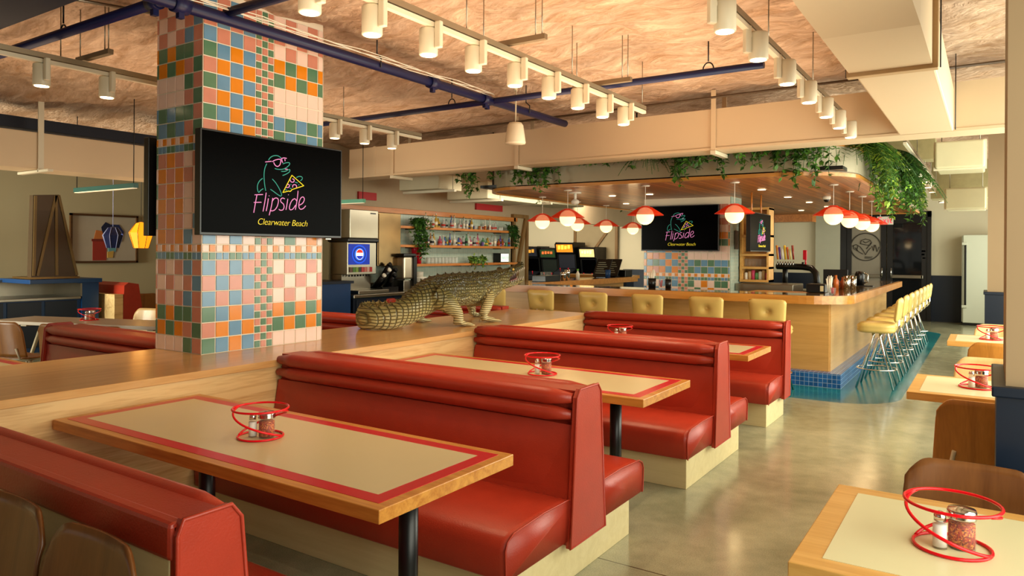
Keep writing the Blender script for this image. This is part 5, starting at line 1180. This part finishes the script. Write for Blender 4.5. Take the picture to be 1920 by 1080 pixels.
arcade('leftmost arcade machine, dark side, partly hidden by the crocodile snout', -12.36, -11.72, 19.1, 1.78, ('#141a2a', .2), '#000', '#c08a30')
arcade('second arcade machine with green and red marquee', -11.66, -11.06, 19.1, 1.74, ('#1c3a1c', .4), '#06120c', '#c8602a')
arcade('tall third arcade machine with bright yellow and red marquee', -11.0, -10.36, 18.95, 1.90, ('#d07a18', .9), '#101420', '#e8d040')
arcade('rightmost arcade machine with white and orange marquee', -10.28, -9.72, 19.1, 1.76, ('#f0c880', 1.0), '#000', '#ffe8b0')
m = MB(); m.box(-7.95, -7.55, 19.9, 19.95, 1.72, 1.98, bev=.005); tag(m.build('wall_sign', plain('taupe_sign', '#8c7660', .6)), 'small taupe sign on the back wall between the pendants and the bar column', 'sign')

# ================================================================ left zone
r = thing('hood_cover', 'tapering bronze and brown panelled hood standing on the blue pass cabinet at the far left', 'hood', (-12.3, 5.45, 1.16))
x = -12.3
m = MB(); m.loft([[(x, 5.16, 1.16), (x, 5.84, 1.16), (x - .14, 5.84, 1.16), (x - .14, 5.16, 1.16)], [(x, 5.18, 2.43), (x, 5.55, 2.46), (x - .12, 5.55, 2.46), (x - .12, 5.18, 2.43)]], smooth=False); m.build('hood_body', plain('bronze_sheet', '#4c3a26', .45, metal=.2, var=.25, vscale=2), r)
for a, b_ in (((5.19, 1.18), (5.21, 2.42)), ((5.50, 2.44), (5.52, 1.18)), ((5.50, 2.44), (5.24, 1.18)), ((5.54, 2.45), (5.82, 1.18))):
    m = MB(); m.box(-.018, .018, -.012, .012, 0, 1); a = Vector((x + .012, *a)); b_ = Vector((x + .012, *b_)); d_ = b_ - a; q = Matrix.Translation(a) @ d_.to_track_quat('Z', 'X').to_matrix().to_4x4() @ Matrix.Diagonal((1, 1, d_.length, 1)); m.transform(q); m.build('brass_rib', plain('brass_rib', '#6e5630', .45, metal=.4), r)
m = MB(); m.box(x - .6, x + .02, 5.14, 5.86, 1.13, 1.16); m.build('bottom_rim', plain('brass_rim', '#7a5c32', .35, metal=.7), r)
r = thing('pass_cabinet', 'deep blue pass cabinet with steel-lined opening at the far left', 'cabinet', (-12.4, 5.3, 0))
m = MB(); m.box(-13.2, -12.2, 5.86, 6.12, 0, 1.06); m.box(-13.2, -12.15, 5.08, 6.15, 1.06, 1.125, bev=.004); m.box(-13.2, -12.25, 3.2, 5.86, 0, .80); m.build('cabinet_body', blue_bright, r)
m = MB(); m.box(-13.1, -12.2, 3.2, 5.84, .80, .84, bev=.006); m.box(-13.15, -13.1, 3.2, 5.86, .84, 1.10); m.box(-13.1, -12.2, 5.835, 5.86, .84, 1.05); m.build('steel_worktop', steel, r)
for k in range(5): m = MB(); m.box(-12.25, -12.235, 3.25 + k * .52, 3.72 + k * .52, .08, .78, bev=.003); m.build('cabinet_door', blue_paint, r)
# framed picture
r = thing('framed_picture', 'large wooden framed print with red, orange and navy shapes on the left wall', 'picture', (-14.45, 7.35, 1.33))
m = MB(); x = -14.49; y0, y1, z0, z1 = 6.72, 8.02, 1.33, 2.28
for b_ in ((y0, y1, z0, z0 + .04), (y0, y1, z1 - .04, z1), (y0, y0 + .04, z0, z1), (y1 - .04, y1, z0, z1)): m.box(x, x + .05, *b_)
m.build('frame', wood('dark_frame', '#5a3818', '#402408', 'Y'), r)
m = MB(); m.box(x, x + .015, y0 + .03, y1 - .03, z0 + .03, z1 - .03); m.build('mat_board', plain('mat_board', '#b9ac98', .5), r)
def patch(c, P, nm_): m = MB(); m.prism([(y0 + a, z0 + b_) for a, b_ in P], 'X', x + .015, x + .018 + .001 * len(r.children)); m.build(nm_, plain('art' + c, c, .5), r)
patch('#a03428', [(.42, .05), (.68, .05), (.68, .44), (.42, .44)], 'print_shape'); patch('#7c2a22', [(.40, .42), (.72, .42), (.72, .47), (.40, .47)], 'print_shape'); patch('#c8743a', [(.44, .47), (.66, .47), (.62, .62), (.48, .64)], 'print_shape')
patch('#1c2040', [(.62, .52), (.74, .52), (.80, .74), (.66, .80), (.58, .70)], 'print_shape'); patch('#202a5a', [(.72, .42), (.98, .42), (1.02, .62), (.92, .76), (.78, .76), (.70, .62)], 'print_shape'); patch('#6aa0a8', [(.72, .22), (.86, .22), (.88, .42), (.70, .42)], 'print_shape'); patch('#c9a050', [(.70, .10), (.80, .10), (.82, .24), (.70, .22)], 'print_shape')
# lanterns
def lantern(label, x, y, z, mat, st_, s=1., lit=False):
    r = thing('hanging_lantern', label, 'lantern', (x, y, z)); P = [(0, 0), (.09, 0), (.15, .20), (.07, .32), (0, .34)]
    m = MB(); m.lathe([(a * s, b_ * s) for a, b_ in P], (x, y, z), 8, smooth=False); m.build('glass_body', mat, r)
    m = MB()
    for k in range(8): a = 2 * PI * k / 8; m.tube([(x + rr * s * 1.01 * math.cos(a), y + rr * s * 1.01 * math.sin(a), z + zz * s) for rr, zz in P[1:4]], .004, 4)
    m.cyl((x, y, z + .33 * s), (x, y, 3.38), .004, 6); m.build('wire_frame', st_, r)
    return r
q = lantern('orange glowing faceted lantern just left of the tiled column', -10.55, 5.90, 1.62, emit('lantern_glow', '#f08a10', 1.5), blackm, 1.15); point(q, (0, 0, -.05), 3, (1, .55, .15), .08)
lantern('unlit navy faceted lantern hanging before the framed picture', -11.5, 5.98, 1.62, gl('lantern_blue', '#28305c', .6), plain('lantern_wire', '#9aa0c8', .4), 1.)

# white rotated table with plywood chairs
A = 18.9 * PI / 180
r = thing('dining_table', 'long pale grey table at the left beyond the red bench', 'table', (-8.2, 4.5, 0), A)
m = MB(); m.box(-1.75, .85, -.30, .30, .72, .76, bev=.004); m.build('table_top', plain('pale_top', '#b9a994', .3), r, world=False)
for sx in (-1.3, .45):
    m = MB(); m.tube([(sx - .3, 0, 0), (sx, 0, .72)], .02, 8); m.tube([(sx + .3, 0, 0), (sx, 0, .72)], .02, 8); m.box(sx - .04, sx + .04, -.25, .25, .70, .72); m.build('trestle_leg', plain('cream_leg', '#b8a684', .5), r, world=False)
ply_mid = wood('honey_plywood', '#a2692c', '#85501e', 'Z', rough=.35, scale=.7)
cm_ = make_chair('honey plywood chair before the pale grey table, cut off by the left frame edge', ply_mid)
cm_.location = (-8.62, 3.56, 0); cm_.rotation_euler = (0, 0, A)
dup(cm_, (-7.98, 3.75, 0), A, 'honey plywood chair before the pale grey table, fully seen left of the red bench'); dup(cm_, (-7.35, 3.95, 0), A, 'honey plywood chair mostly hidden behind the red bench top')
cn = dup(cp, (-8.98 , 4.95, 0), PI + A, 'pale plywood chair beyond the pale grey table, behind the red wire stand'); dup(cp, (-8.40, 5.14, 0), PI + A, 'pale plywood chair beyond the pale grey table, right of the red wire stand')
r = thing('dining_table', 'dark round-ended table under the framed picture', 'table', (-13.4, 7.1, 0))
m = MB(); m.prism(round_rect(-14.3, -12.6, 6.6, 7.6, .3, 6), 'Z', .715, .76); m.build('table_top', wood('dark_top', '#8a5a34', '#6a3f1c', 'X', rough=.2), r)
for xx in (-13.9, -13.0): m = MB(); m.cyl((xx, 7.1, 0), (xx, 7.1, .71), .04, 12); m.lathe([(0, 0), (.22, 0), (.22, .012), (0, .02)], (xx, 7.1, 0), 20); m.build('leg', blackm, r)
dup(cm_, (-12.4, 6.9, 0), PI / 2, 'honey plywood chair at the end of the dark table under the picture')
r = thing('booth_bench', 'narrow dark red booth back beside the blue pass cabinet', 'booth', (-12.2, 6.6, 0)); m = MB(); m.prism([(6.35, 0.2), (6.75, .2), (6.62, 1.02), (6.45, 1.05), (6.38, 1.0)], 'X', -13.0, -11.9); m.build('backrest', vinyl, r); m = MB(); m.box(-13, -11.9, 6.22, 6.36, .2, .86); m.build('side_panel', oak_front_Y, r)
# ================================================================ things on the bar
CZ = 1.1005
def cup(name, label, cat, x, y, prof, mat, z=CZ, extra=None, group=None, seg=16):
    if extra is None: m = MB(); m.lathe(prof, (x, y, z), seg); return tag(m.build(name, mat), label, cat, group)
    r = thing(name, label, cat, (x, y, z), 0, group); m = MB(); m.lathe(prof, (x, y, z), seg); m.build('body', mat, r)
    m = MB(); n, h, rr, mt, nm_ = extra
    for k in range(n):
        a = 2 * PI * k / n * 2.4; q = rr * (.3 + .7 * ((k * 7) % n) / n); m.cyl((x + q * .5 * math.cos(a), y + q * .5 * math.sin(a), z + .02), (x + q * 1.3 * math.cos(a), y + q * 1.3 * math.sin(a), z + h * (.9 + .1 * math.sin(k))), .004, 6)
    m.build(nm_, mt, r); return r
tum = [(0, 0), (.038, 0), (.045, .13), (.042, .13), (.036, .01), (0, .01)]
cup('straw_glass', 'glass full of white paper straws near the rounded bar corner', 'straw holder', -1.66, 9.68, [(0, 0), (.035, 0), (.042, .11), (.038, .11), (.03, .01), (0, .01)], glass_m, extra=(16, .23, .04, white_c, 'paper_straws'))
cup('sachet_glass', 'small glass of red and white sachets at the bar corner', 'glass', -1.58, 9.42, [(0, 0), (.033, 0), (.04, .09), (.036, .09), (.03, .01), (0, .01)], glass_m, extra=(8, .095, .02, red_lam, 'sachets'))
r = thing('bar_caddy', 'low black bar caddy with a small cream card near the bar corner', 'caddy', (-1.83, 10.05, CZ)); m = MB(); m.box(-1.97, -1.74, 9.85, 10.15, CZ, CZ + .11, bev=.008); m.build('box', black_pl, r); m = MB(); m.box(-1.80, -1.76, 9.845, 9.85, CZ + .02, CZ + .09); m.build('card', plain('cream_card', '#cdbf94', .6), r)
r = thing('order_terminal', 'black order terminal with tilted screen on the far part of the bar', 'terminal', (-1.95, 11.9, CZ)); m = MB(); m.box(-2.15, -1.8, 12.0, 12.02, CZ + .03, CZ + .26, bev=.004, rot=Matrix.Translation((0, 0, 0))); m.build('screen', black_pl, r); m = MB(); m.box(-2.05, -1.9, 11.92, 12.12, CZ, CZ + .03); m.build('stand', black_pl, r)
for k, (x, y, c, h) in enumerate(((-1.80, 11.0, '#b8602a', .20), (-1.74, 11.15, '#8a3c18', .17), (-1.86, 11.25, '#5a3416', .19))):
    m = MB(); m.lathe([(0, 0), (.036, 0), (.038, h * .6), (.014, h * .8), (.014, h), (0, h)], (x, y, CZ), 14); tag(m.build('syrup_bottle', plain('syr%d' % k, c, .15)), '%s syrup bottle in the group on the aisle side of the bar' % ['orange', 'reddish', 'dark brown'][k], 'bottle')
for k, (x, y) in enumerate(((-1.66, 11.0), (-1.60, 11.12), (-1.66, 11.28))): cup('steel_tumbler', 'polished steel tumbler %s of the three beside the syrup bottles' % ['nearest', 'middle', 'farthest'][k], 'tumbler', x, y, [(0, 0), (.04, 0), (.048, .19), (.044, .19), (.036, .01), (0, .01)], chrome, group='steel tumblers')
r = thing('drink_server', 'black insulated jug with chrome handle standing on a dark mat', 'jug', (-1.72, 12.6, CZ)); m = MB(); m.lathe([(0, 0), (.07, 0), (.075, .16), (.05, .22), (0, .23)], (-1.72, 12.6, CZ), 18); m.build('body', black_pl, r); m = MB(); m.tube([(-1.66, 12.6, CZ + .2), (-1.60, 12.6, CZ + .18), (-1.60, 12.6, CZ + .06), (-1.65, 12.6, CZ + .04)], .01, 8); m.build('handle', chrome, r)
m = MB(); m.box(-1.85, -1.50, 12.35, 12.55, CZ, CZ + .008); tag(m.build('bar_mat', black_pl), 'thin black rubber mat on the aisle side of the bar', 'mat')
# by the bar column
cup('straw_cup', 'black cup of white straws standing before the bar column', 'straw holder', -3.98, 9.60, [(0, 0), (.05, 0), (.058, .14), (.054, .14), (.048, .01), (0, .01)], black_pl, extra=(16, .26, .05, white_c, 'paper_straws'))
cup('sachet_glass', 'glass of sauce sachets between the straw cup and the black tumbler', 'glass', -3.84, 9.60, tum, glass_m, extra=(8, .12, .025, red_lam, 'sachets')); cup('black_tumbler', 'black tumbler right of the sauce sachets before the bar column', 'tumbler', -3.74, 9.60, tum, black_pl, extra=(5, .16, .03, steel, 'spoons'))
# left wing
m = MB(); m.box(-6.45, -6.18, 10.35, 10.85, CZ, CZ + .10, bev=.006); tag(m.build('garnish_tray', black_pl), 'long black garnish box on the left wing of the bar', 'box')
for k in range(4): cup('shot_glass', 'small clear glass standing on the black garnish box, group of four', 'glass', -6.32 + .02 * k, 10.45 + .06 * k, [(0, 0), (.02, 0), (.026, .06), (.022, .06), (.018, .01), (0, .01)], glass_m, z=CZ + .101, group='glasses on the garnish box')
for k, (x, y, h) in enumerate(((-6.2, 10.98, .15), (-6.2, 11.12, .19), (-6.25, 11.22, .17))): cup('cocktail_shaker', 'steel cocktail shaker on the left wing of the bar, %s of three' % ['shortest and nearest', 'tallest', 'farthest'][k], 'shaker', x, y, [(0, 0), (.04, 0), (.05, h * .7), (.05, h), (0, h)], chrome)
m = MB(); m.mi = 0; m.lathe([(0, 0), (.035, 0), (.035, .12), (.015, .15), (.015, .17), (0, .17)], (-6.15, 11.42, CZ), 14); m.mi = 1; m.lathe([(0, .17), (.02, .17), (.02, .20), (0, .20)], (-6.15, 11.42, CZ), 12); tag(m.build('sauce_bottle', [white_c, plain('lime_cap', '#5c9a30', .4)]), 'white sauce bottle with a green cap on the left wing of the bar', 'bottle')
cup('blue_cup', 'bright blue cup near the menu stands', 'cup', -6.2, 12.75, [(0, 0), (.045, 0), (.055, .16), (.05, .16), (.04, .01), (0, .01)], blue_bright)
for k, y in enumerate((12.9, 13.35)):
    r = thing('menu_stand', 'tilted dark menu display on the left wing of the bar, %s one' % ['left', 'right'][k], 'menu stand', (-6.4, y, CZ)); m = MB(); q = Matrix.Translation((-6.4, y, CZ + .16)) @ Matrix.Rotation(-.6, 4, 'X'); m.box(-.16, .16, -.012, .012, -.17, .24, rot=q); m.build('display_panel', black_pl, r)
    m = MB()
    for j in range(6): m.box(-.12, .10 - .03 * (j % 3), -.016, -.012, -.10 + j * .05, -.085 + j * .05, rot=q)
    m.build('menu_lines', plain('menu_ink', '#8a9080', .6), r); m = MB(); m.box(-6.5, -6.3, y - .06, y + .14, CZ, CZ + .03); m.build('foot', black_pl, r)
m = MB(); m.box(-6.5, -6.2, 13.55, 13.9, CZ, CZ + .14, bev=.01); tag(m.build('receipt_printer', black_pl), 'black box beside the right menu stand at the end of the left bar wing', 'printer')
r = thing('service_counter', 'long low wooden service counter behind the left wing of the bar', 'counter', (-8.0, 14.9, 0)); m = MB(); m.box(-8.3, -6.6, 14.6, 15.2, 1.02, 1.09); m.build('counter_top', oak_bar_X, r); m = MB(); m.box(-8.2, -6.7, 14.7, 15.1, 0, 1.02); m.build('counter_body', blue_paint, r)
# chopping boards inside the bar corner
r = thing('garnish_station', 'white tray with an orange lining just inside the bar front', 'tray', (-2.35, 9.98, .98)); m = MB(); m.box(-2.72, -2.0, 9.75, 10.25, .86, 1.085); m.build('bin', white_m, r); m = MB(); m.box(-2.69, -2.03, 9.78, 10.22, 1.085, 1.092); m.build('lining', oak_edge_X, r)
m = MB(); m.box(-2.72, -2.0, 9.75, 10.25, 0, .86); m.build('cabinet', steel, r)

# back bar unit by the column
r = thing('back_bar_shelving', 'oak shelving with stacked glasses right of the bar column', 'shelving', (-2.98, 11.45, 0))
m = MB(); x0, x1, y0, y1 = -3.235, -2.80, 11.30, 11.62
for x in (x0, x1 - .03): m.box(x, x + .03, y0, y1, 1.16, 2.30)
m.box(x0, x1, y1 - .02, y1, 1.16, 2.3); m.build('frame', oak_light_X, r)
for z in (1.16, 1.36, 1.56, 1.85, 2.27): m = MB(); m.box(x0, x1, y0 - .01, y1, z, z + .035); m.build('shelf_board', oak_light_X, r)
m = MB(); m.box(-3.25, -2.40, 11.10, 11.80, .98, 1.14, bev=.01); m.box(-3.25, -2.40, 11.12, 11.78, 0, .98); tag(m.build('steel_back_counter', steel), 'stainless back counter below the glass shelves right of the bar column', 'counter')
g0 = None
for row_, z in ((0, 1.396), (1, 1.196)):
    for k in range(7):
        if row_ == 0: prof, mt, lb, nm_ = [(0, 0), (.026, 0), (.03, .12), (.027, .12), (.024, .01), (0, .01)], glass_m, 'clear tumbler in the packed row on the upper shelf right of the bar column', 'drinking_glass'
        else: prof, mt, lb, nm_ = [(0, 0), (.028, 0), (.028, .10 + .02 * (k % 3)), (0, .11 + .02 * (k % 3))], [white_c, plain('cup_green', '#5f9a5a', .5), plain('cup_pink', '#d0486a', .5), plain('cup_tan', '#c0a070', .5)][(k * 3) % 4], '%s container in the row on the lower shelf right of the bar column' % ['white', 'tan', 'pink', 'green', 'white', 'tan', 'pink'][k], 'container'
        m = MB(); m.lathe(prof, (-3.17 + k * .054, 11.42, z), 12); tag(m.build(nm_, mt), lb, 'glass' if row_ == 0 else 'container', ['tumblers on the upper shelf', '%s containers on the lower shelf' % ['white', 'tan', 'pink', 'green', 'white', 'tan', 'pink'][k]][row_])
m = MB(); m.lathe([(0, 0), (.03, 0), (.03, .16), (.012, .2), (.012, .24), (0, .24)], (-3.12, 11.4, 1.886), 12); tag(m.build('bottle', white_c), 'white bottle on the top shelf beside the bar column, left of the hanging television', 'bottle')
# beer tower
r = thing('beer_tower', 'black curved pipe beer tower with chrome taps and coloured handles', 'beer tower', (-2.6, 12.6, 1.0))
m = MB(); m.tube([(-2.92, 12.9, 1.0), (-2.92, 12.9, 1.42)], .045, 12); m.tube([(-3.05, 12.9, 1.38), (-2.62, 12.75, 1.38), (-2.46, 12.7, 1.36), (-2.38, 12.66, 1.28), (-2.36, 12.65, 1.15), (-2.36, 12.65, 1.0)], .052, 14); m.cyl((-2.60, 12.74, 1.40), (-2.60, 12.74, 1.46), .02, 8); m.build('pipe', black_pl, r)
for k, cc in enumerate(('#d9822a', '#5a2a8a', '#f0eadc', '#d9b020', '#b8541c', '#e0d080', '#8a3020')):
    x = -3.02 + k * .045; m = MB(); m.tube([(x, 12.86 - k * .01, 1.42), (x, 12.80 - k * .01, 1.46), (x, 12.77 - k * .01, 1.40)], .009, 6); t_ = m.build('tap', chrome, r)
    m = MB(); m.cyl((x, 12.80 - k * .01, 1.50), (x - .02, 12.80 - k * .01, 1.74 - .03 * (k % 3)), .014, 8, r2=.019); m.build('tap_handle', plain('tap%d' % k, cc, .4), t_)
m = MB(); m.cyl((-2.55, 12.7, 1.42), (-2.55, 12.7, 1.52), .012, 8); m.box(-2.59, -2.53, 12.68, 12.71, 1.5, 1.66, bev=.005); m.build('single_tap', red_lam, r)
m = MB(); m.box(-3.3, -2.2, 12.4, 13.1, 0, 1.0); m.build('cooler_body', steel, r)
# exit sign, refrigerator
r = thing('exit_sign', 'white exit sign with red letters hanging before the glass doors', 'exit sign', (-2.13, 18.8, 2.28))
m = MB(); m.box(-2.20, -1.86, 18.78, 18.82, 2.29, 2.48, bev=.004); m.build('housing', white_c, r); m = MB(); text_into(m, 'Exit', .20, Matrix.Translation((-2.03, 18.777, 2.385)) @ RX); m.build('lettering', emit('exit_red', '#e02040', 1.2), r)
m = MB(); m.cyl((-2.13, 18.8, 2.48), (-2.13, 18.8, 3.4), .01, 6); m.build('hanging_rod', white_c, r)
r = thing('refrigerator', 'tall white upright refrigerator at the end of the right aisle', 'refrigerator', (-.2, 19.6, 0))
fr_w = plain('fridge_white', '#c2c6b2', .35, var=.02)
m = MB(); m.box(-.50, .12, 19.27, 19.93, .06, 2.05, bev=.015); m.build('cabinet_body', fr_w, r); m = MB(); m.box(-.52, -.50, 19.30, 19.90, .08, 2.03, bev=.004); dd = m.build('fridge_door', fr_w, r)
m = MB(); m.box(-.5, .12, 19.30, 19.9, 0, .06); m.build('plinth', black_pl, r)
m = MB(); m.box(-.47, -.43, 19.245, 19.27, .46, 1.82, bev=.008); m.build('door_handle', black_pl, dd); m = MB(); m.box(-.52, -.415, 19.235, 19.27, .40, .46, bev=.004); m.box(-.52, -.415, 19.235, 19.27, 1.82, 1.88, bev=.004); m.build('handle_mount', fr_w, dd)
m = MB(); m.box(-2.6, -1.6, 19.3, 19.9, .0, .012); tag(m.build('door_mat', blackm), 'black mat in front of the glass doors', 'mat')

# ================================================================ plants
def leaf(m, c, d, n_, L_, W_):
    """folded pointed leaf"""
    s_ = d.cross(n_).normalized() * W_; mid = c + d * L_ * .45 - n_ * L_ * .05
    m.poly([c, mid + s_ + n_ * W_ * .35, c + d * L_, mid]); m.poly([c, mid, c + d * L_, mid - s_ + n_ * W_ * .35])
def vine(label, x, y, z, n, length, spread, seed, out=(0, -1), mats=(0, 1), L_=.088, cat='plant', name='hanging_vine', group=None, dens=1.7):
    rn = random.Random(seed); r = thing(name, label, cat, (x, y, z), 0, group); mf = MB(); ms = MB(); ox, oy = out
    for k in range(n):
        u = rn.uniform(-1, 1) * spread; p = Vector((x + u * abs(oy) + rn.uniform(-.03, .03), y + u * abs(ox) + rn.uniform(-.03, .03), z + rn.uniform(0, .05)))
        ln = length * rn.uniform(.35, 1.) * (1 - .4 * abs(u) / max(spread, .01)); v = Vector((ox, oy, .9)) * .06 + Vector((rn.uniform(-.03, .03), rn.uniform(-.03, .03), 0)); P = [p.copy()]; t = 0
        while t < ln:
            v = v * .62 + Vector((rn.uniform(-.012, .012), rn.uniform(-.012, .012), -.032)); q = P[-1] + v; P.append(q); t += v.length
            for _ in range(max(1, int(2.4 * dens + rn.random()))):
                d = Vector((rn.uniform(-1, 1), rn.uniform(-1, 1), rn.uniform(-1.1, .35))).normalized(); nn = Vector((rn.uniform(-.5, .5), rn.uniform(-.5, .5), 1)).normalized()
                if abs(d.dot(nn)) > .92: continue
                mf.mi = 0 if rn.random() < .6 else 1; leaf(mf, q, d, nn, L_ * rn.uniform(.6, 1.1), L_ * .24)
        ms.tube(P, .003, 4)
    mf.build('foliage', [leaf_m[mats[0]], leaf_m[mats[1]]], r); ms.build('stems', leaf_m[1], r); return r
def fern(label, x, y, z, n, ln, seed, out=(0, -1), mats=(0, 2)):
    rn = random.Random(seed); r = thing('fern', label, 'plant', (x, y, z)); mf = MB(); ms = MB()
    for k in range(n):
        a = math.atan2(out[1], out[0]) + rn.uniform(-1.7, 1.7); d = Vector((math.cos(a), math.sin(a), rn.uniform(.3, 1.2))).normalized(); p = Vector((x, y, z)); P = [p]; v = d * ln / 14; L2 = ln * rn.uniform(.6, 1)
        for i in range(14):
            v = v + Vector((0, 0, -.0062 * ln / .6)); P.append(P[-1] + v * L2 / ln)
            w = .11 * math.sin(PI * min(1, (i + 2) / 15.)) * ln / .6; t = v.normalized(); sd = t.cross(Vector((0, 0, 1))).normalized()
            for s_ in (-1, 1): mf.mi = 0 if rn.random() < .7 else 1; leaf(mf, P[-1], (sd * s_ + t * .45 + Vector((0, 0, -.25))).normalized(), Vector((0, 0, 1)), w, w * .16)
        ms.tube(P, .003, 4)
    mf.build('foliage', [leaf_m[mats[0]], leaf_m[mats[1]]], r); ms.build('stems', leaf_m[1], r); return r
vine('leafy vine hanging at the far left corner of the canopy', -6.1, 8.15, 2.80, 12, .55, .14, 1)
vine('small leafy vine just right of the canopy left corner', -5.72, 8.13, 2.80, 7, .30, .15, 2)
vine('bushy leafy vine below the duct bracket, left part of the canopy front', -4.98, 8.13, 2.82, 26, .52, .30, 3)
vine('vine left of the two ferns on the canopy front', -3.95, 8.13, 2.84, 14, .30, .28, 4)
fern('dark green fern on the canopy front above the bar television', -3.45, 8.15, 2.80, 22, .42, 5, mats=(1, 0))
vine('vine trailing in a long strand down to the bar television', -3.02, 8.13, 2.82, 12, .70, .12, 6)
vine('dense vine clump on the canopy front, right of the long trailing strand', -2.62, 8.13, 2.84, 16, .45, .22, 7)
vine('slim vine in the middle of the right half of the canopy front', -2.22, 8.13, 2.84, 10, .36, .14, 71)
vine('dense dark vine hanging at the right part of the canopy front', -1.80, 8.18, 2.84, 24, .58, .24, 8)
vine('long vine strand hanging just before the rounded canopy corner', -1.52, 8.35, 2.82, 9, .66, .08, 9)
fern('large bright green fern spreading at the rounded canopy corner', -1.30, 8.9, 2.84, 60, .80, 10, out=(1, -.5), mats=(0, 2))
fern('fern with long drooping fronds right of the large corner fern', -1.15, 10.2, 2.82, 48, .85, 11, out=(1, -.2), mats=(1, 0))
vine('thick trailing vine hanging low beside the canopy corner towards the exit sign', -1.00, 10.9, 2.82, 60, .95, .5, 12, out=(1, 0), L_=.09)
vine('yellow-green trailing vine behind the corner ferns', -1.12, 9.6, 2.82, 44, .85, .55, 13, out=(1, 0), mats=(0, 2))
vine('long sparse vine hanging lowest near the exit sign', -.96, 12.2, 2.80, 14, 1.05, .22, 14, out=(1, 0), mats=(0, 2))
for k, y in enumerate((9.2, 10.3, 11.7, 13.4)):
    vine('sparse vine hanging from the left long side of the canopy, %s of four' % ['nearest', 'second', 'third', 'farthest'][k], -6.12, y, 2.72, 6, .32 + .06 * (k % 2), .22, 20 + k, out=(-1, 0), group='vines on the canopy left side')
vine('bushy trailing plant at the left end of the bottle shelves', XW + .22, 9.98, 2.15, 34, .85, .16, 31, out=(1, 0), L_=.085)
vine('trailing dark plant at the right end of the top bottle shelf', XW + .22, 13.05, 2.12, 16, .5, .16, 32, out=(1, 0), mats=(1, 1), L_=.10)
vine('bright green trailing plant in the middle of the bottom bottle shelf', XW + .20, 11.75, 1.46, 26, .22, .32, 33, out=(1, 0), mats=(0, 2), L_=.09)

for k, (x, n_) in enumerate(((-5.4, 'left of the bushy vine'), (-4.4, 'right of the bushy vine'), (-3.2, 'in the middle behind the fern'), (-2.0, 'in the right half'))):
    vine('low leafy growth along the canopy top edge, %s' % n_, x, 8.16, 2.86, 12, .20, .42, 50 + k)
